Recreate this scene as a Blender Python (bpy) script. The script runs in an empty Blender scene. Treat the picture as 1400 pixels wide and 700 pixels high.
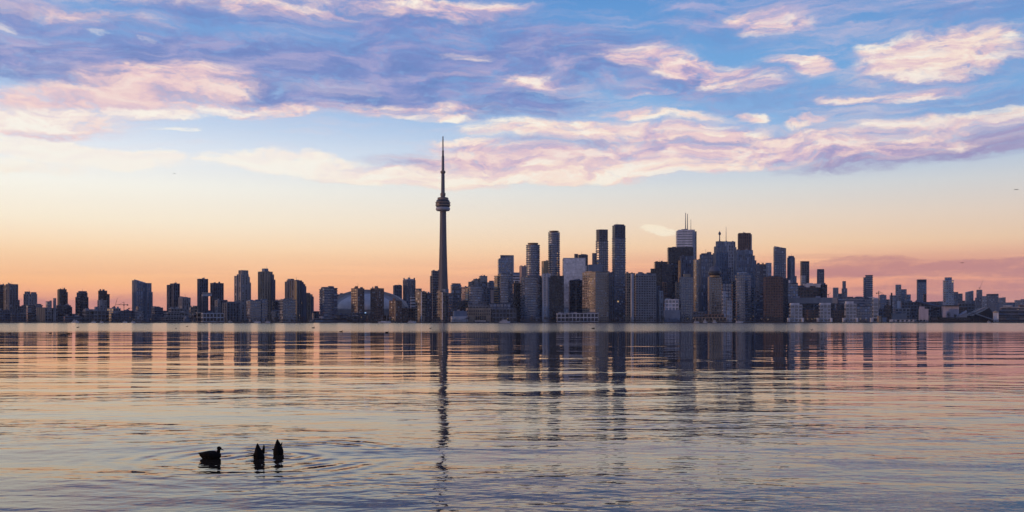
import bpy, bmesh, math, random
from mathutils import Vector, Matrix
sc = bpy.context.scene
C = sc.collection
R = math.radians

# ------------------------------------------------------------------ camera
F, H, HZ, CX = 1311.0, 3.1, 439.5, 700.0      # focal length in photo pixels, eye height, horizon row, centre column
cam_d = bpy.data.cameras.new('camera')
cam_d.sensor_width = 36.0
cam_d.lens = 36.0 * F / 1400.0
cam_d.shift_y = (HZ - 350.0) / 1400.0
cam_d.clip_start, cam_d.clip_end = 0.5, 60000.0
cam = bpy.data.objects.new('camera', cam_d)
cam.location = (0, 0, H)
cam.rotation_euler = (R(90), 0, 0)
C.objects.link(cam)
sc.camera = cam

# ------------------------------------------------------------------ render look
sc.view_settings.view_transform = 'Standard'
sc.view_settings.look = 'None'
sc.view_settings.gamma = 1.0
sc.view_settings.exposure = 0.0
sc.view_settings.use_curve_mapping = False
sc.cycles.max_bounces = 5
sc.cycles.diffuse_bounces = 2
sc.cycles.glossy_bounces = 3
sc.cycles.volume_bounces = 0
sc.cycles.use_denoising = True
sc.cycles.denoising_prefilter = 'ACCURATE'
sc.cycles.sample_clamp_indirect = 3.0
sc.cycles.sample_clamp_direct = 6.0

SUN_EL, SUN_AZ = 3.5, -103.0       # degrees; azimuth from the view axis, negative = to the west (image left)


def lin(c):
    return tuple(((v / 255) / 12.92 if v / 255 <= 0.04045 else ((v / 255 + 0.055) / 1.055) ** 2.4) for v in c)


# ------------------------------------------------------------------ little node language
class NT:
    def __init__(s, nt):
        s.nt = nt
        s.x = 0

    def new(s, t, **k):
        n = s.nt.nodes.new(t)
        s.x += 1
        n.location = (s.x % 40 * 180, -(s.x // 40) * 200)
        for a, b in k.items():
            setattr(n, a, b)
        return n

    def put(s, sock, v):
        if isinstance(v, bpy.types.NodeSocket):
            s.nt.links.new(v, sock)
        elif v is not None:
            sock.default_value = v

    def m(s, op, a, b=None, c=None, clamp=False):
        n = s.new('ShaderNodeMath', operation=op, use_clamp=clamp)
        s.put(n.inputs[0], a)
        s.put(n.inputs[1], b)
        if c is not None:
            s.put(n.inputs[2], c)
        return n.outputs[0]

    def vm(s, op, a, b=None):
        n = s.new('ShaderNodeVectorMath', operation=op)
        s.put(n.inputs[0], a)
        if b is not None:
            s.put(n.inputs['Scale' if op == 'SCALE' else 1], b)
        return n.outputs['Value' if op in ('LENGTH', 'DOT_PRODUCT', 'DISTANCE') else 'Vector']

    def xyz(s, x, y, z=0.0):
        n = s.new('ShaderNodeCombineXYZ')
        for i, v in enumerate((x, y, z)):
            s.put(n.inputs[i], v)
        return n.outputs[0]

    def sep(s, v):
        n = s.new('ShaderNodeSeparateXYZ')
        s.put(n.inputs[0], v)
        return n.outputs

    def rng(s, v, a, b, c=0.0, d=1.0, kind='SMOOTHSTEP'):
        n = s.new('ShaderNodeMapRange', interpolation_type=kind)
        for i, q in enumerate((v, a, b, c, d)):
            s.put(n.inputs[i], q)
        return n.outputs[0]

    def noise(s, v, scale=1.0, detail=4.0, rough=0.55, dist=0.0, col=False, lac=2.0):
        n = s.new('ShaderNodeTexNoise', noise_dimensions='3D')
        s.put(n.inputs['Vector'], v)
        n.inputs['Scale'].default_value = scale
        n.inputs['Detail'].default_value = detail
        n.inputs['Roughness'].default_value = rough
        n.inputs['Lacunarity'].default_value = lac
        n.inputs['Distortion'].default_value = dist
        return n.outputs['Color' if col else 'Fac']

    def mapp(s, v, loc=(0, 0, 0), rot=(0, 0, 0), scale=(1, 1, 1), kind='POINT'):
        n = s.new('ShaderNodeMapping', vector_type=kind)
        s.put(n.inputs['Vector'], v)
        if kind in ('POINT', 'TEXTURE'):
            n.inputs['Location'].default_value = loc
        n.inputs['Rotation'].default_value = rot
        n.inputs['Scale'].default_value = scale
        return n.outputs[0]

    def ramp(s, f, stops, interp='LINEAR'):
        n = s.new('ShaderNodeValToRGB')
        n.color_ramp.interpolation = interp
        e = n.color_ramp.elements
        while len(e) < len(stops):
            e.new(0.5)
        for el, (p, c) in zip(e, stops):
            el.position = p
            el.color = (*c, 1)
        s.put(n.inputs[0], f)
        return n.outputs[0]

    def mix(s, f, a, b, mode='MIX'):
        n = s.new('ShaderNodeMix', data_type='RGBA', blend_type=mode, clamp_factor=True)
        s.put(n.inputs[0], f)
        for i, v in ((6, a), (7, b)):
            if isinstance(v, tuple):
                v = (*v[:3], 1)
            s.put(n.inputs[i], v)
        return n.outputs[2]


# ------------------------------------------------------------------ sky
world = bpy.data.worlds.new('World')
sc.world = world
world.use_nodes = True
world.node_tree.nodes.clear()
w = NT(world.node_tree)
PX = 13.11                                        # direction angles are measured in units of about 100 photo pixels


def sky_dir(px, py):
    """azimuth and elevation (x PX) of the direction in which the photo shows this spot of sky"""
    x, z = (px - CX) / F, (HZ - py) / F
    return math.atan2(x, 1) * PX, math.atan2(z, math.hypot(x, 1)) * PX


dirv = w.new('ShaderNodeTexCoord').outputs['Generated']
dx, dy, dz = w.sep(dirv)
hor = w.m('SQRT', w.m('ADD', w.m('MULTIPLY', dx, dx), w.m('MULTIPLY', dy, dy)))
el = w.m('MULTIPLY', w.m('ARCTAN2', w.m('ABSOLUTE', dz), hor), PX)
az = w.m('MULTIPLY', w.m('ARCTAN2', dx, dy), PX)
pos = w.xyz(az, el, 0.0)


def sky_ramp(stops):
    st = []
    for py, c in stops:
        e = math.atan((HZ - py) / F) * PX if py <= HZ else 0
        st.append((e / 20.6, lin(c)))
    return w.ramp(w.m('DIVIDE', el, 20.6), st)


left_sky = sky_ramp([(439.5, (200, 138, 130)), (418, (220, 150, 132)), (404, (246, 174, 134)), (388, (255, 192, 138)), (352, (255, 216, 172)),
                     (312, (255, 240, 214)), (265, (255, 252, 240)), (215, (236, 242, 250)), (172, (204, 222, 247)), (120, (150, 188, 234)),
                     (0, (104, 155, 220)), (-600, (70, 108, 178)), (-3000, (48, 82, 148))])
right_sky = sky_ramp([(439.5, (178, 132, 134)), (418, (214, 154, 138)), (392, (234, 160, 134)), (366, (246, 178, 140)), (338, (242, 204, 166)),
                      (300, (234, 215, 196)), (262, (216, 218, 218)), (220, (178, 204, 232)), (170, (132, 180, 230)), (100, (116, 172, 228)),
                      (0, (94, 154, 218)), (-600, (58, 100, 172)), (-3000, (42, 76, 142))])
base = w.mix(w.rng(az, -7.5, 6.0), left_sky, right_sky)
# the physical sky gives the slow change round the compass
nish = w.new('ShaderNodeTexSky', sky_type='NISHITA', sun_disc=False)
nish.sun_elevation = R(SUN_EL)
nish.sun_rotation = R(SUN_AZ)
nish.air_density, nish.dust_density, nish.ozone_density = 1.2, 1.5, 2.0
nis = w.mix(1.0, nish.outputs[0], (0.14, 0.14, 0.14), 'MULTIPLY')
base = w.mix(0.08, base, nis)

glow = w.rng(el, 3.4, 0.9, 1.0, 1.12)
base = w.mix(1.0, base, w.xyz(glow, glow, glow), 'MULTIPLY')
# thin mauve strata low over the horizon
sn = w.noise(w.mapp(pos, scale=(0.22, 3.2, 1)), 1.0, 4, 0.6)
sn2 = w.noise(w.mapp(pos, loc=(3, 7, 0), scale=(0.5, 9, 1)), 1.0, 4, 0.6)
strata = w.m('MULTIPLY', w.rng(w.m('ADD', sn, w.m('MULTIPLY', sn2, 0.35)), 0.56, 0.72), w.m('MULTIPLY', w.rng(el, 1.05, 0.6), w.rng(az, -2, 4.5, 0.1, 0.5)))
base = w.mix(strata, base, lin((184, 122, 130)))


def cloud_masks(lst):
    tot = None
    for e in lst:
        px, py, rx, ry = e[:4]
        rot = e[4] if len(e) > 4 else 0
        amp = e[5] if len(e) > 5 else 1.0
        a, v = sky_dir(px, py)
        k = math.cos(a / PX)
        here = warped                             # each mask waits for the one before it, which keeps few values alive at once
        if tot is not None or chain:
            nn = w.new('ShaderNodeVectorMath', operation='MULTIPLY_ADD')
            w.put(nn.inputs[0], tot if tot is not None else chain[-1])
            nn.inputs[1].default_value = (1e-7, 1e-7, 0)
            w.put(nn.inputs[2], warped)
            here = nn.outputs[0]
        p = w.mapp(here, loc=(a, v, 0), rot=(0, 0, R(rot)), scale=(rx / 100 * k * k * 1.55, ry / 100 * 1.55 * k, 1), kind='TEXTURE')
        r = w.rng(w.vm('DOT_PRODUCT', p, p), 0.0, 1.0, amp * 1.12, 0.0)
        tot = r if tot is None else w.m('SMOOTH_MAX', tot, r, 0.25)
    tot = w.m('POWER', tot, 1.5)
    chain.append(tot)
    return w.m('MULTIPLY', tot, ragged)


chain = []
warp = w.noise(w.mapp(pos, scale=(1.0, 2.0, 1)), 0.8, 1, 0.5, col=True)
wv = w.vm('MULTIPLY', w.vm('SUBTRACT', warp, (0.5, 0.5, 0.5)), (1.5, 0.34, 0))
warp2 = w.noise(w.mapp(pos, loc=(4, 1, 2), scale=(3.0, 7.0, 1)), 1.0, 5, 0.7, col=True)
wv2 = w.vm('MULTIPLY', w.vm('SUBTRACT', warp2, (0.5, 0.5, 0.5)), (0.34, 0.16, 0))
warped = w.vm('ADD', w.vm('ADD', pos, wv), wv2)


def fbm(offs, scale, detail=7, rough=0.6):
    v = w.vm('ADD', warped, offs)
    return w.noise(w.mapp(v, scale=scale), 1.0, detail, rough)


# slate and lilac undersides; banks above the frame are unseen, added for water reflections
S = [(40, 78, 230, 34, 0, 1.0), (300, 84, 230, 34, 0, 1.0), (560, 100, 230, 44, 0, .95), (740, 80, 170, 40, 0, .9), (170, 112, 170, 22, 0, .9),
     (80, 28, 220, 22, 0, .75), (330, 22, 180, 22, 0, .75), (560, 30, 190, 26, 0, .8), (430, 130, 200, 18, 0, .9), (650, 142, 180, 22, 0, .8), (1010, 30, 170, 30, 0, .55),
     (930, 108, 170, 28, -5, .75), (1270, 206, 240, 20, 2, .8), (1120, 190, 200, 22, 0, .65), (1130, 132, 220, 22, 0, .5), (1330, 12, 150, 24, 0, .55),
     (880, 196, 200, 18, 0, .7), (1250, 150, 200, 20, 0, .55), (1300, 90, 140, 26, 0, .6), (-350, 60, 300, 60, 0, 1), (1800, 120, 300, 60, 0, .8), (1150, -130, 560, 70, 0, .85), (700, -300, 700, 80, 0, .8), (680, 220, 160, 16, 0, .7)]
# pink bodies; unseen ones overhead are added to tint the water pink
Pk = [(60, -70, 480, 50, 0, 1.1), (420, -190, 480, 60, 0, 1.1), (0, -330, 500, 80, 0, 1.0), (1250, -330, 460, 70, 0, .9), (230, 116, 120, 26, 4, 1.0), (130, 138, 150, 20, 4, 1.0), (30, 158, 150, 24, 0, 1.0), (330, 146, 120, 10, 0, .9), (560, 150, 130, 10, 0, .75), (60, 14, 170, 12, 0, .6),
      (370, 14, 130, 12, 0, .7), (600, 14, 130, 13, 0, .9), (1062, 27, 60, 18, -4, .9), (950, 94, 110, 20, -12, .95), (1090, 90, 50, 9, -14, .9), (720, 112, 46, 10, -5, .85),
      (1240, 129, 86, 8, 0, .85), (1295, 74, 130, 30, 4, 1.0), (1290, 172, 130, 12, 0, .8), (1240, 200, 170, 15, 3, .8), (1000, 205, 210, 22, 0, 1.0), (730, 222, 170, 20, 0, 1.0),
      (640, 204, 60, 12, 0, .85), (850, 178, 170, 14, 0, .9), (1090, 190, 130, 12, 0, .9), (870, 125, 40, 6, 0, .7), (560, 236, 130, 12, 0, .8), (650, 105, 60, 8, -4, .5)]
# sun-caught cream crests
Wh = [(95, 205, 165, 15, -3, 1.25), (10, 222, 130, 10, 0, .9), (385, 221, 112, 14, 2, 1.2), (545, 240, 130, 10, -3, 1.25), (755, 178, 115, 14, 0, 1.0), (905, 155, 78, 6, -3, .95), (1027, 158, 23, 8, 0, .95),
      (1118, 163, 42, 8, 4, 1.0), (592, 162, 58, 5, -4, .9), (718, 110, 30, 6, -8, .85), (1310, 72, 110, 22, 6, 1.0), (1215, 66, 40, 12, 0, .85), (720, 238, 190, 10, 0, 1.1), (880, 228, 150, 12, 0, .95),
      (972, 182, 50, 6, 0, .85), (1065, 188, 85, 6, -3, .85), (1215, 131, 45, 5, 0, .75), (1240, 168, 46, 8, 0, .8), (906, 311, 28, 6.5, -3, 1.1), (30, 160, 110, 15, 0, .85), (140, 150, 140, 7, 3, .75),
      (622, 76, 24, 5, 0, .6), (114, 43, 13, 4, 0, .6), (6, 32, 18, 5, 0, .6), (235, 174, 32, 3, 0, .75), (300, 148, 60, 4, 3, .8), (1050, 22, 44, 7, -4, .8), (1088, 87, 40, 6, -14, .85),
      (1350, 158, 50, 6, 0, .7), (560, 10, 50, 6, 0, .75), (640, 196, 40, 5, 0, .8), (166, 52, 9, 3, 0, .5), (1390, 157, 20, 5, 0, .8), (1290, 186, 90, 5, 3, .7), (500, 222, 30, 6, 0, .5)]

Lo = [(1270, 372, 240, 12, 0, .9), (1340, 392, 190, 10, 0, .9), (1130, 362, 120, 5, 2, .7), (1300, 408, 240, 9, 0, .85), (1100, 402, 130, 7, 0, .6), (1380, 358, 120, 6, 0, .7), (60, 412, 160, 9, 0, .7), (250, 410, 160, 8, 0, .6), (480, 408, 120, 5, 0, .4), (1700, 380, 260, 24, 0, .9)]
ragged = w.rng(fbm((7.7, 3.3, 0), (4.5, 15.0, 1), 5, .6), 0.25, 0.62, 0.6, 1.12)
f1 = fbm((0, 0, 0), (0.9, 2.6, 1))
f2 = fbm((5.3, 2.1, 0), (1.3, 5.0, 1), 8, .6)
f2b = fbm((5.3 - 0.10, 2.1 + 0.08, 0), (1.3, 5.0, 1), 8, .6)
edge = w.m('ADD', 0.5, w.m('MULTIPLY', w.m('SUBTRACT', f2, f2b), 2.4))
f3 = fbm((1.3, 9.1, 0), (2.8, 8.5, 1), 7, .62)

aS = w.rng(w.m('MULTIPLY', cloud_masks(S), w.m('ADD', -0.25, w.m('MULTIPLY', w.m('ADD', f1, w.m('MULTIPLY', f2, .5)), 1.6))), 0.1, 1.05, 0, 0.9)
cS = w.ramp(f2, [(0.32, lin((104, 128, 190))), (0.5, lin((126, 142, 200))), (0.68, lin((172, 166, 208)))])
cS = w.mix(w.rng(el, 2.9, 2.3, 0, 0.75), cS, lin((160, 142, 186)))
aP = w.rng(w.m('MULTIPLY', cloud_masks(Pk), w.m('ADD', -0.85, w.m('ADD', w.m('MULTIPLY', f2, 2.0), w.m('MULTIPLY', f3, 1.6)))), 0.08, 1.1, 0, 0.92)
litP = w.m('ADD', w.m('MULTIPLY', edge, 0.55), w.m('MULTIPLY', f3, 0.45))
cP = w.ramp(litP, [(0.3, lin((174, 164, 204))), (0.45, lin((220, 190, 208))), (0.57, lin((246, 214, 210))), (0.7, lin((255, 236, 224)))])
cP = w.mix(w.rng(az, 2.0, -6.5, 0, 0.5), cP, lin((252, 216, 208)))
aW = w.rng(w.m('MULTIPLY', cloud_masks(Wh), w.m('ADD', -0.85, w.m('ADD', w.m('MULTIPLY', f3, 1.9), w.m('MULTIPLY', f2, 1.7)))), 0.06, 1.1, 0, 0.96)
cW = w.ramp(w.m('ADD', w.m('MULTIPLY', edge, 0.5), w.m('MULTIPLY', f2, 0.5)), [(0.36, lin((240, 208, 210))), (0.52, lin((255, 232, 216))), (0.68, lin((255, 246, 232)))])
cW = w.mix(w.rng(az, 1.0, -4.0, 0, 0.85), cW, lin((255, 251, 240)))
cW = w.mix(w.rng(el, 2.0, 1.5), cW, lin((255, 240, 214)))
aL = w.rng(w.m('MULTIPLY', cloud_masks(Lo), w.m('ADD', -0.55, w.m('MULTIPLY', w.m('ADD', sn, w.m('MULTIPLY', sn2, 0.7)), 1.6))), 0.1, 0.85, 0, 0.72)
base = w.mix(aL, base, lin((194, 136, 136)))
col = w.mix(aS, base, cS)
col = w.mix(aP, col, cP)
col = w.mix(aW, col, cW)
# thin feathery veil between the banks
vl = w.noise(w.mapp(warped, loc=(2.2, 6.4, 0), rot=(0, 0, R(-5)), scale=(0.75, 6.5, 1)), 1.0, 8, 0.66)
vl2 = w.noise(w.mapp(pos, loc=(8, 1, 0), scale=(0.35, 1.1, 1)), 1.0, 3, 0.5)
veil = w.m('MULTIPLY', w.rng(w.m('ADD', vl, w.m('MULTIPLY', vl2, 0.6)), 0.74, 1.08, 0, 0.6), w.m('MULTIPLY', w.rng(el, 1.85, 2.5), w.rng(az, -1.0, 2.0, 0.62, 1.0)))
col = w.mix(veil, col, w.ramp(w.rng(el, 2.2, 4.2, kind='LINEAR'), [(0.0, lin((244, 222, 220))), (1.0, lin((204, 188, 216)))]))
# away from the sunset the sky is dusky blue
away = w.rng(w.m('ABSOLUTE', w.m('ADD', az, 0.55 * PX)), 0.75 * PX, 2.3 * PX)
duskc = w.ramp(w.m('DIVIDE', el, 20.6), [(0.0, lin((142, 138, 162))), (0.2, lin((130, 143, 190))), (0.6, lin((92, 118, 178))), (1.0, lin((60, 88, 152)))])
col = w.mix(away, col, duskc)
bg = w.new('ShaderNodeBackground')
tenfold = w.mix(1.0, col, (10, 10, 10), 'MULTIPLY')
w.put(bg.inputs['Color'], tenfold)
bg.inputs['Strength'].default_value = 0.1
out = w.new('ShaderNodeOutputWorld')
w.put(out.inputs['Surface'], bg.outputs[0])
world.cycles.sampling_method = 'MANUAL'
world.cycles.sample_map_resolution = 512

# ------------------------------------------------------------------ sun
sl = bpy.data.lights.new('sun', 'SUN')
sl.energy = 1.1
sl.angle = R(0.8)
sl.color = (1.0, 0.56, 0.30)
so = bpy.data.objects.new('sun', sl)
C.objects.link(so)
tos = Vector((math.sin(R(SUN_AZ)) * math.cos(R(SUN_EL)), math.cos(R(SUN_AZ)) * math.cos(R(SUN_EL)), math.sin(R(SUN_EL))))
so.rotation_euler = tos.to_track_quat('Z', 'Y').to_euler()
so.location = tos * 3000

# ------------------------------------------------------------------ materials
def material(name):
    mt = bpy.data.materials.new(name)
    mt.use_nodes = True
    n = NT(mt.node_tree)
    return mt, n, mt.node_tree.nodes['Principled BSDF']


def solid(name, col, rough=0.8, var=0.25, scale=0.08, metal=0.0, spec=0.3):
    mt, n, b = material(name)
    tc = n.new('ShaderNodeTexCoord').outputs['Object']
    f = n.noise(n.mapp(tc, scale=(1, 1, 0.35)), scale, 5, 0.65)
    lo = tuple(c * (1 - var) for c in col)
    hi = tuple(min(1, c * (1 + var)) for c in col)
    n.put(b.inputs['Base Color'], n.ramp(f, [(0.3, lo), (0.7, hi)]))
    b.inputs['Roughness'].default_value = rough
    b.inputs['Metallic'].default_value = metal
    b.inputs['Specular IOR Level'].default_value = spec
    return mt


def lamp_mat(name, col, s):
    mt, n, b = material(name)
    b.inputs['Base Color'].default_value = (0.4, 0.35, 0.3, 1)
    b.inputs['Emission Color'].default_value = (*col, 1)
    b.inputs['Emission Strength'].default_value = s
    return mt


M = {
    'concrete': solid('concrete', (0.25, 0.245, 0.255)), 'grey': solid('grey_panel', (0.13, 0.14, 0.165)), 'pale': solid('pale_panel', (0.44, 0.45, 0.48)),
    'white': solid('white_panel', (0.60, 0.60, 0.63)), 'tan': solid('tan_precast_and_sunlit', (0.30, 0.235, 0.17)), 'brick': solid('brown_brick', (0.15, 0.095, 0.07)),  # tan also paints sunset light onto silos, bays and west strips
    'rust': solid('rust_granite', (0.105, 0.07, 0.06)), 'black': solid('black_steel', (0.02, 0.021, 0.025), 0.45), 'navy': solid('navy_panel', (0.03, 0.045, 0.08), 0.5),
    'slate': solid('slate_panel', (0.075, 0.095, 0.14), 0.6), 'blue': solid('blue_grey_panel', (0.13, 0.175, 0.25), 0.6), 'gold': solid('gold_panel_and_sunglint', (0.36, 0.24, 0.12), 0.4),  # gold mostly paints sunset glint onto west edges and strips
    'pink': solid('pinkish_stone_and_sunlit', (0.42, 0.30, 0.26)), 'dome': solid('white_membrane', (0.52, 0.465, 0.44), 0.5), 'domeg': solid('grey_membrane', (0.29, 0.26, 0.25), 0.5),  # pink also carries sunset light painted into a tower wall
    'tower': solid('tower_concrete', (0.13, 0.12, 0.125), 0.8, 0.15, 0.03), 'radome': solid('radome_skin', (0.30, 0.31, 0.34), 0.5), 'poddark': solid('pod_glass', (0.03, 0.03, 0.035), 0.25),
    'podtan': solid('pod_bronze', (0.22, 0.16, 0.11), 0.5), 'mast': solid('mast_steel', (0.16, 0.15, 0.17), 0.5),
    'hull': solid('boat_white', (0.62, 0.62, 0.64), 0.4), 'bark': solid('bark', (0.045, 0.035, 0.028), 0.9), 'twig': solid('twig_crown', (0.07, 0.05, 0.038), 0.95, 0.5, 0.4),
    'green': solid('evergreen_crown', (0.022, 0.032, 0.02), 0.95, 0.5, 0.4), 'crane': solid('crane_steel', (0.20, 0.14, 0.08), 0.6), 'plum': solid('dark_plumage', (0.010, 0.008, 0.007), 0.8, 0.6, 14.0, spec=0.08),
    'bill': solid('duck_bill', (0.020, 0.018, 0.010), 0.5), 'shed': solid('lilac_cladding', (0.40, 0.36, 0.40)),
}
M['lamp'] = lamp_mat('window_light', (1.0, 0.62, 0.26), 0.5)
M['bluelamp'] = lamp_mat('sign_light', (0.35, 0.6, 1.0), 1.2)


def glass(name, col, rough, spec=0.8, ior=2.0):
    mt, n, b = material(name)
    tc = n.new('ShaderNodeTexCoord').outputs['Object']
    f = n.noise(tc, 0.11, 4, 0.6)
    n.put(b.inputs['Base Color'], n.ramp(f, [(0.3, tuple(c * 0.6 for c in col)), (0.7, tuple(c * 1.5 for c in col))]))
    b.inputs['Roughness'].default_value = rough
    b.inputs['IOR'].default_value = ior
    b.inputs['Specular IOR Level'].default_value = spec
    return mt


G = {
    'blue': [glass('blue_glass', (0.04, 0.07, 0.13), 0.26), glass('blue_glass_deep', (0.012, 0.022, 0.045), 0.14), glass('blue_glass_blind', (0.18, 0.24, 0.34), 0.4)],
    'dark': [glass('dark_glass', (0.010, 0.013, 0.02), 0.15, 0.5, 1.5), glass('dark_glass_deep', (0.005, 0.006, 0.01), 0.12, 0.5, 1.5), glass('dark_glass_blind', (0.04, 0.045, 0.055), 0.4, 0.5, 1.5)],
    'grey': [glass('grey_glass', (0.035, 0.04, 0.05), 0.2), glass('grey_glass_deep', (0.018, 0.021, 0.028), 0.15), glass('grey_glass_blind', (0.19, 0.20, 0.23), 0.5)],
    'silver': [glass('silver_glass', (0.46, 0.47, 0.50), 0.12, 1.0), glass('silver_glass_deep', (0.38, 0.40, 0.43), 0.12, 1.0), glass('silver_glass_blind', (0.55, 0.55, 0.56), 0.3, 1.0)],  # pale base colours hold the sky's reflection in the slab
}


# ------------------------------------------------------------------ object helpers
def wpt(px, py, Y):
    return Vector(((px - CX) * Y / F, Y, H + (HZ - py) * Y / F))


def link(name, me, mats, parent=None, loc=None):
    o = bpy.data.objects.new(name, me)
    for m_ in mats:
        me.materials.append(M[m_] if isinstance(m_, str) else m_)
    C.objects.link(o)
    if parent is not None:
        o.parent = parent
    if loc is not None:
        o.location = loc
    return o


def mesh(vs, fs, mi=None, smooth=False):
    me = bpy.data.meshes.new('mesh')
    me.from_pydata([tuple(v) for v in vs], [], fs)
    if mi:
        me.polygons.foreach_set('material_index', mi)
    if smooth:
        me.polygons.foreach_set('use_smooth', [True] * len(me.polygons))
    me.update()
    return me


def tag(o, label, cat, group=None, kind=None):
    if label:
        o['label'] = label
    if cat:
        o['category'] = cat
    if group:
        o['group'] = group
    if kind:
        o['kind'] = kind
    return o


def empty(name, loc, label, cat, group=None):
    o = bpy.data.objects.new(name, None)
    o.empty_display_size = 5
    o.location = loc
    C.objects.link(o)
    return tag(o, label, cat, group)


class MB:
    """collects boxes, bars, lofts into one mesh"""
    def __init__(s):
        s.v, s.f, s.mi, s.cur = [], [], [], 0

    def add(s, vs, fs):
        b = len(s.v)
        s.v += [tuple(v) for v in vs]
        s.f += [tuple(b + i for i in f) for f in fs]
        s.mi += [s.cur] * len(fs)

    def box(s, c, size, rz=0.0):
        x, y, z = (q / 2 for q in size)
        m_ = Matrix.Rotation(rz, 3, 'Z')
        vs = [Vector(c) + m_ @ Vector((a * x, b * y, d * z)) for d in (-1, 1) for a, b in ((-1, -1), (1, -1), (1, 1), (-1, 1))]
        s.add(vs, [(3, 2, 1, 0), (4, 5, 6, 7), (0, 1, 5, 4), (1, 2, 6, 5), (2, 3, 7, 6), (3, 0, 4, 7)])

    def rings(s, rings, cap=True):
        n = len(rings[0])
        vs = [p for r in rings for p in r]
        fs = []
        for i in range(len(rings) - 1):
            for k in range(n):
                fs.append((i * n + k, i * n + (k + 1) % n, (i + 1) * n + (k + 1) % n, (i + 1) * n + k))
        if cap:
            fs.append(tuple(reversed(range(n))))
            fs.append(tuple((len(rings) - 1) * n + k for k in range(n)))
        s.add(vs, fs)

    def lathe(s, prof, n=24, c=(0, 0, 0)):
        s.rings([[(c[0] + r * math.cos(2 * math.pi * k / n), c[1] + r * math.sin(2 * math.pi * k / n), c[2] + z) for k in range(n)] for r, z in prof])

    def bar(s, a, b, r, n=6, r2=None):
        a, b = Vector(a), Vector(b)
        q = (b - a).to_track_quat('Z', 'Y')
        s.rings([[p + q @ Vector((rr * math.cos(2 * math.pi * k / n), rr * math.sin(2 * math.pi * k / n), 0)) for k in range(n)] for p, rr in ((a, r), (b, r if r2 is None else r2))])

    def build(s, name, mats, parent=None, loc=None, smooth=False):
        return link(name, mesh(s.v, s.f, s.mi, smooth), mats if isinstance(mats, (list, tuple)) else [mats], parent, loc)


# ------------------------------------------------------------------ facades
STY = {
    'grid': dict(bay=6.5, pier=.38, floor=6.4, span=.42), 'grid2': dict(bay=8, pier=.3, floor=8, span=.35), 'band': dict(bay=9, pier=.06, floor=6.4, span=.42, slab=.9),
    'bal': dict(bay=7, pier=.3, floor=6.6, span=.35, slab=1.3), 'fins': dict(bay=5.5, pier=.42, floor=10, span=.18, fin=.9), 'glass': dict(bay=6, pier=.1, floor=7, span=.16),
    'stripe': dict(bay=9, pier=.45, floor=6.5, span=.3, fin=1.2), 'plain': dict(bay=30, pier=1, floor=30, span=1), 'ribbon': dict(bay=14, pier=.02, floor=8, span=.55, slab=.5),
    'frame': dict(bay=9, pier=.22, floor=9, span=.25), 'bare': dict(bay=8, pier=.25, floor=5.5, span=.3, slab=.5),
}


def facade(fp, z0, z1, st, glassk, rnd, ztop=None, lit=0.0003):
    S_ = STY[st]
    n = len(fp)
    nor = []
    for i in range(n):
        a, b = fp[i], fp[(i + 1) % n]
        d = (b - a).normalized()
        nor.append(Vector((d.y, -d.x)))
    cols = []
    fin = S_.get('fin', 0)
    for i in range(n):
        a, b = fp[i], fp[(i + 1) % n]
        L = (b - a).length
        mi = nor[i] + nor[i - 1]
        mi = mi / max(0.3, mi.dot(nor[i]))
        cols.append((a, mi, fin, 'w'))
        if S_['pier'] >= 1:
            continue
        nb = max(1, round(L / S_['bay']))
        bw = L / nb
        pw = bw * S_['pier']
        for k in range(nb):
            s, e = a.lerp(b, (k * bw + pw / 2) / L), a.lerp(b, ((k + 1) * bw - pw / 2) / L)
            if fin:
                cols += [(s, nor[i], fin, 'w'), (s, nor[i], 0, 'g'), (e, nor[i], 0, 'w'), (e, nor[i], fin, 'w')]
            else:
                cols += [(s, nor[i], 0, 'g'), (e, nor[i], 0, 'w')]
    rows = []
    slab = S_.get('slab', 0)
    par = min(2.5, (z1 - z0) * 0.1)
    nf = max(1, round((z1 - z0 - par) / S_['floor']))
    fh = (z1 - z0 - par) / nf
    if S_['span'] >= 1:
        rows = [(z0, 0, 'w')]
    else:
        for k in range(nf):
            zb = z0 + k * fh
            gs = zb + fh * S_['span']
            if slab:
                rows += [(zb, slab, 'w'), (gs, slab, 'w'), (gs, 0, 'g'), (zb + fh, 0, 'w')]
            else:
                rows += [(zb, 0, 'w'), (gs, 0, 'g')]
        rows.append((z1 - par, slab, 'w'))
    rows.append((z1, slab, 'w'))
    nc = len(cols)
    vs = []
    for z, ro, _ in rows:
        for p, nn, co, _s in cols:
            q = p + nn * max(ro, co)
            vs.append((q.x, q.y, min(z, ztop(q.x, q.y)) if ztop else z))
    fs, mi = [], []
    for r in range(len(rows) - 1):
        for c in range(nc):
            c2 = (c + 1) % nc
            fs.append((r * nc + c, r * nc + c2, (r + 1) * nc + c2, (r + 1) * nc + c))
            if rows[r][2] == 'g' and cols[c][3] == 'g':
                u = rnd.random()
                mi.append(4 if u < lit else 3 if u < 0.13 else 2 if u < 0.5 else 1)
            else:
                mi.append(0)
    fs.append(tuple((len(rows) - 1) * nc + c for c in range(nc)))
    mi.append(0)
    return mesh(vs, fs, mi)


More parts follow.
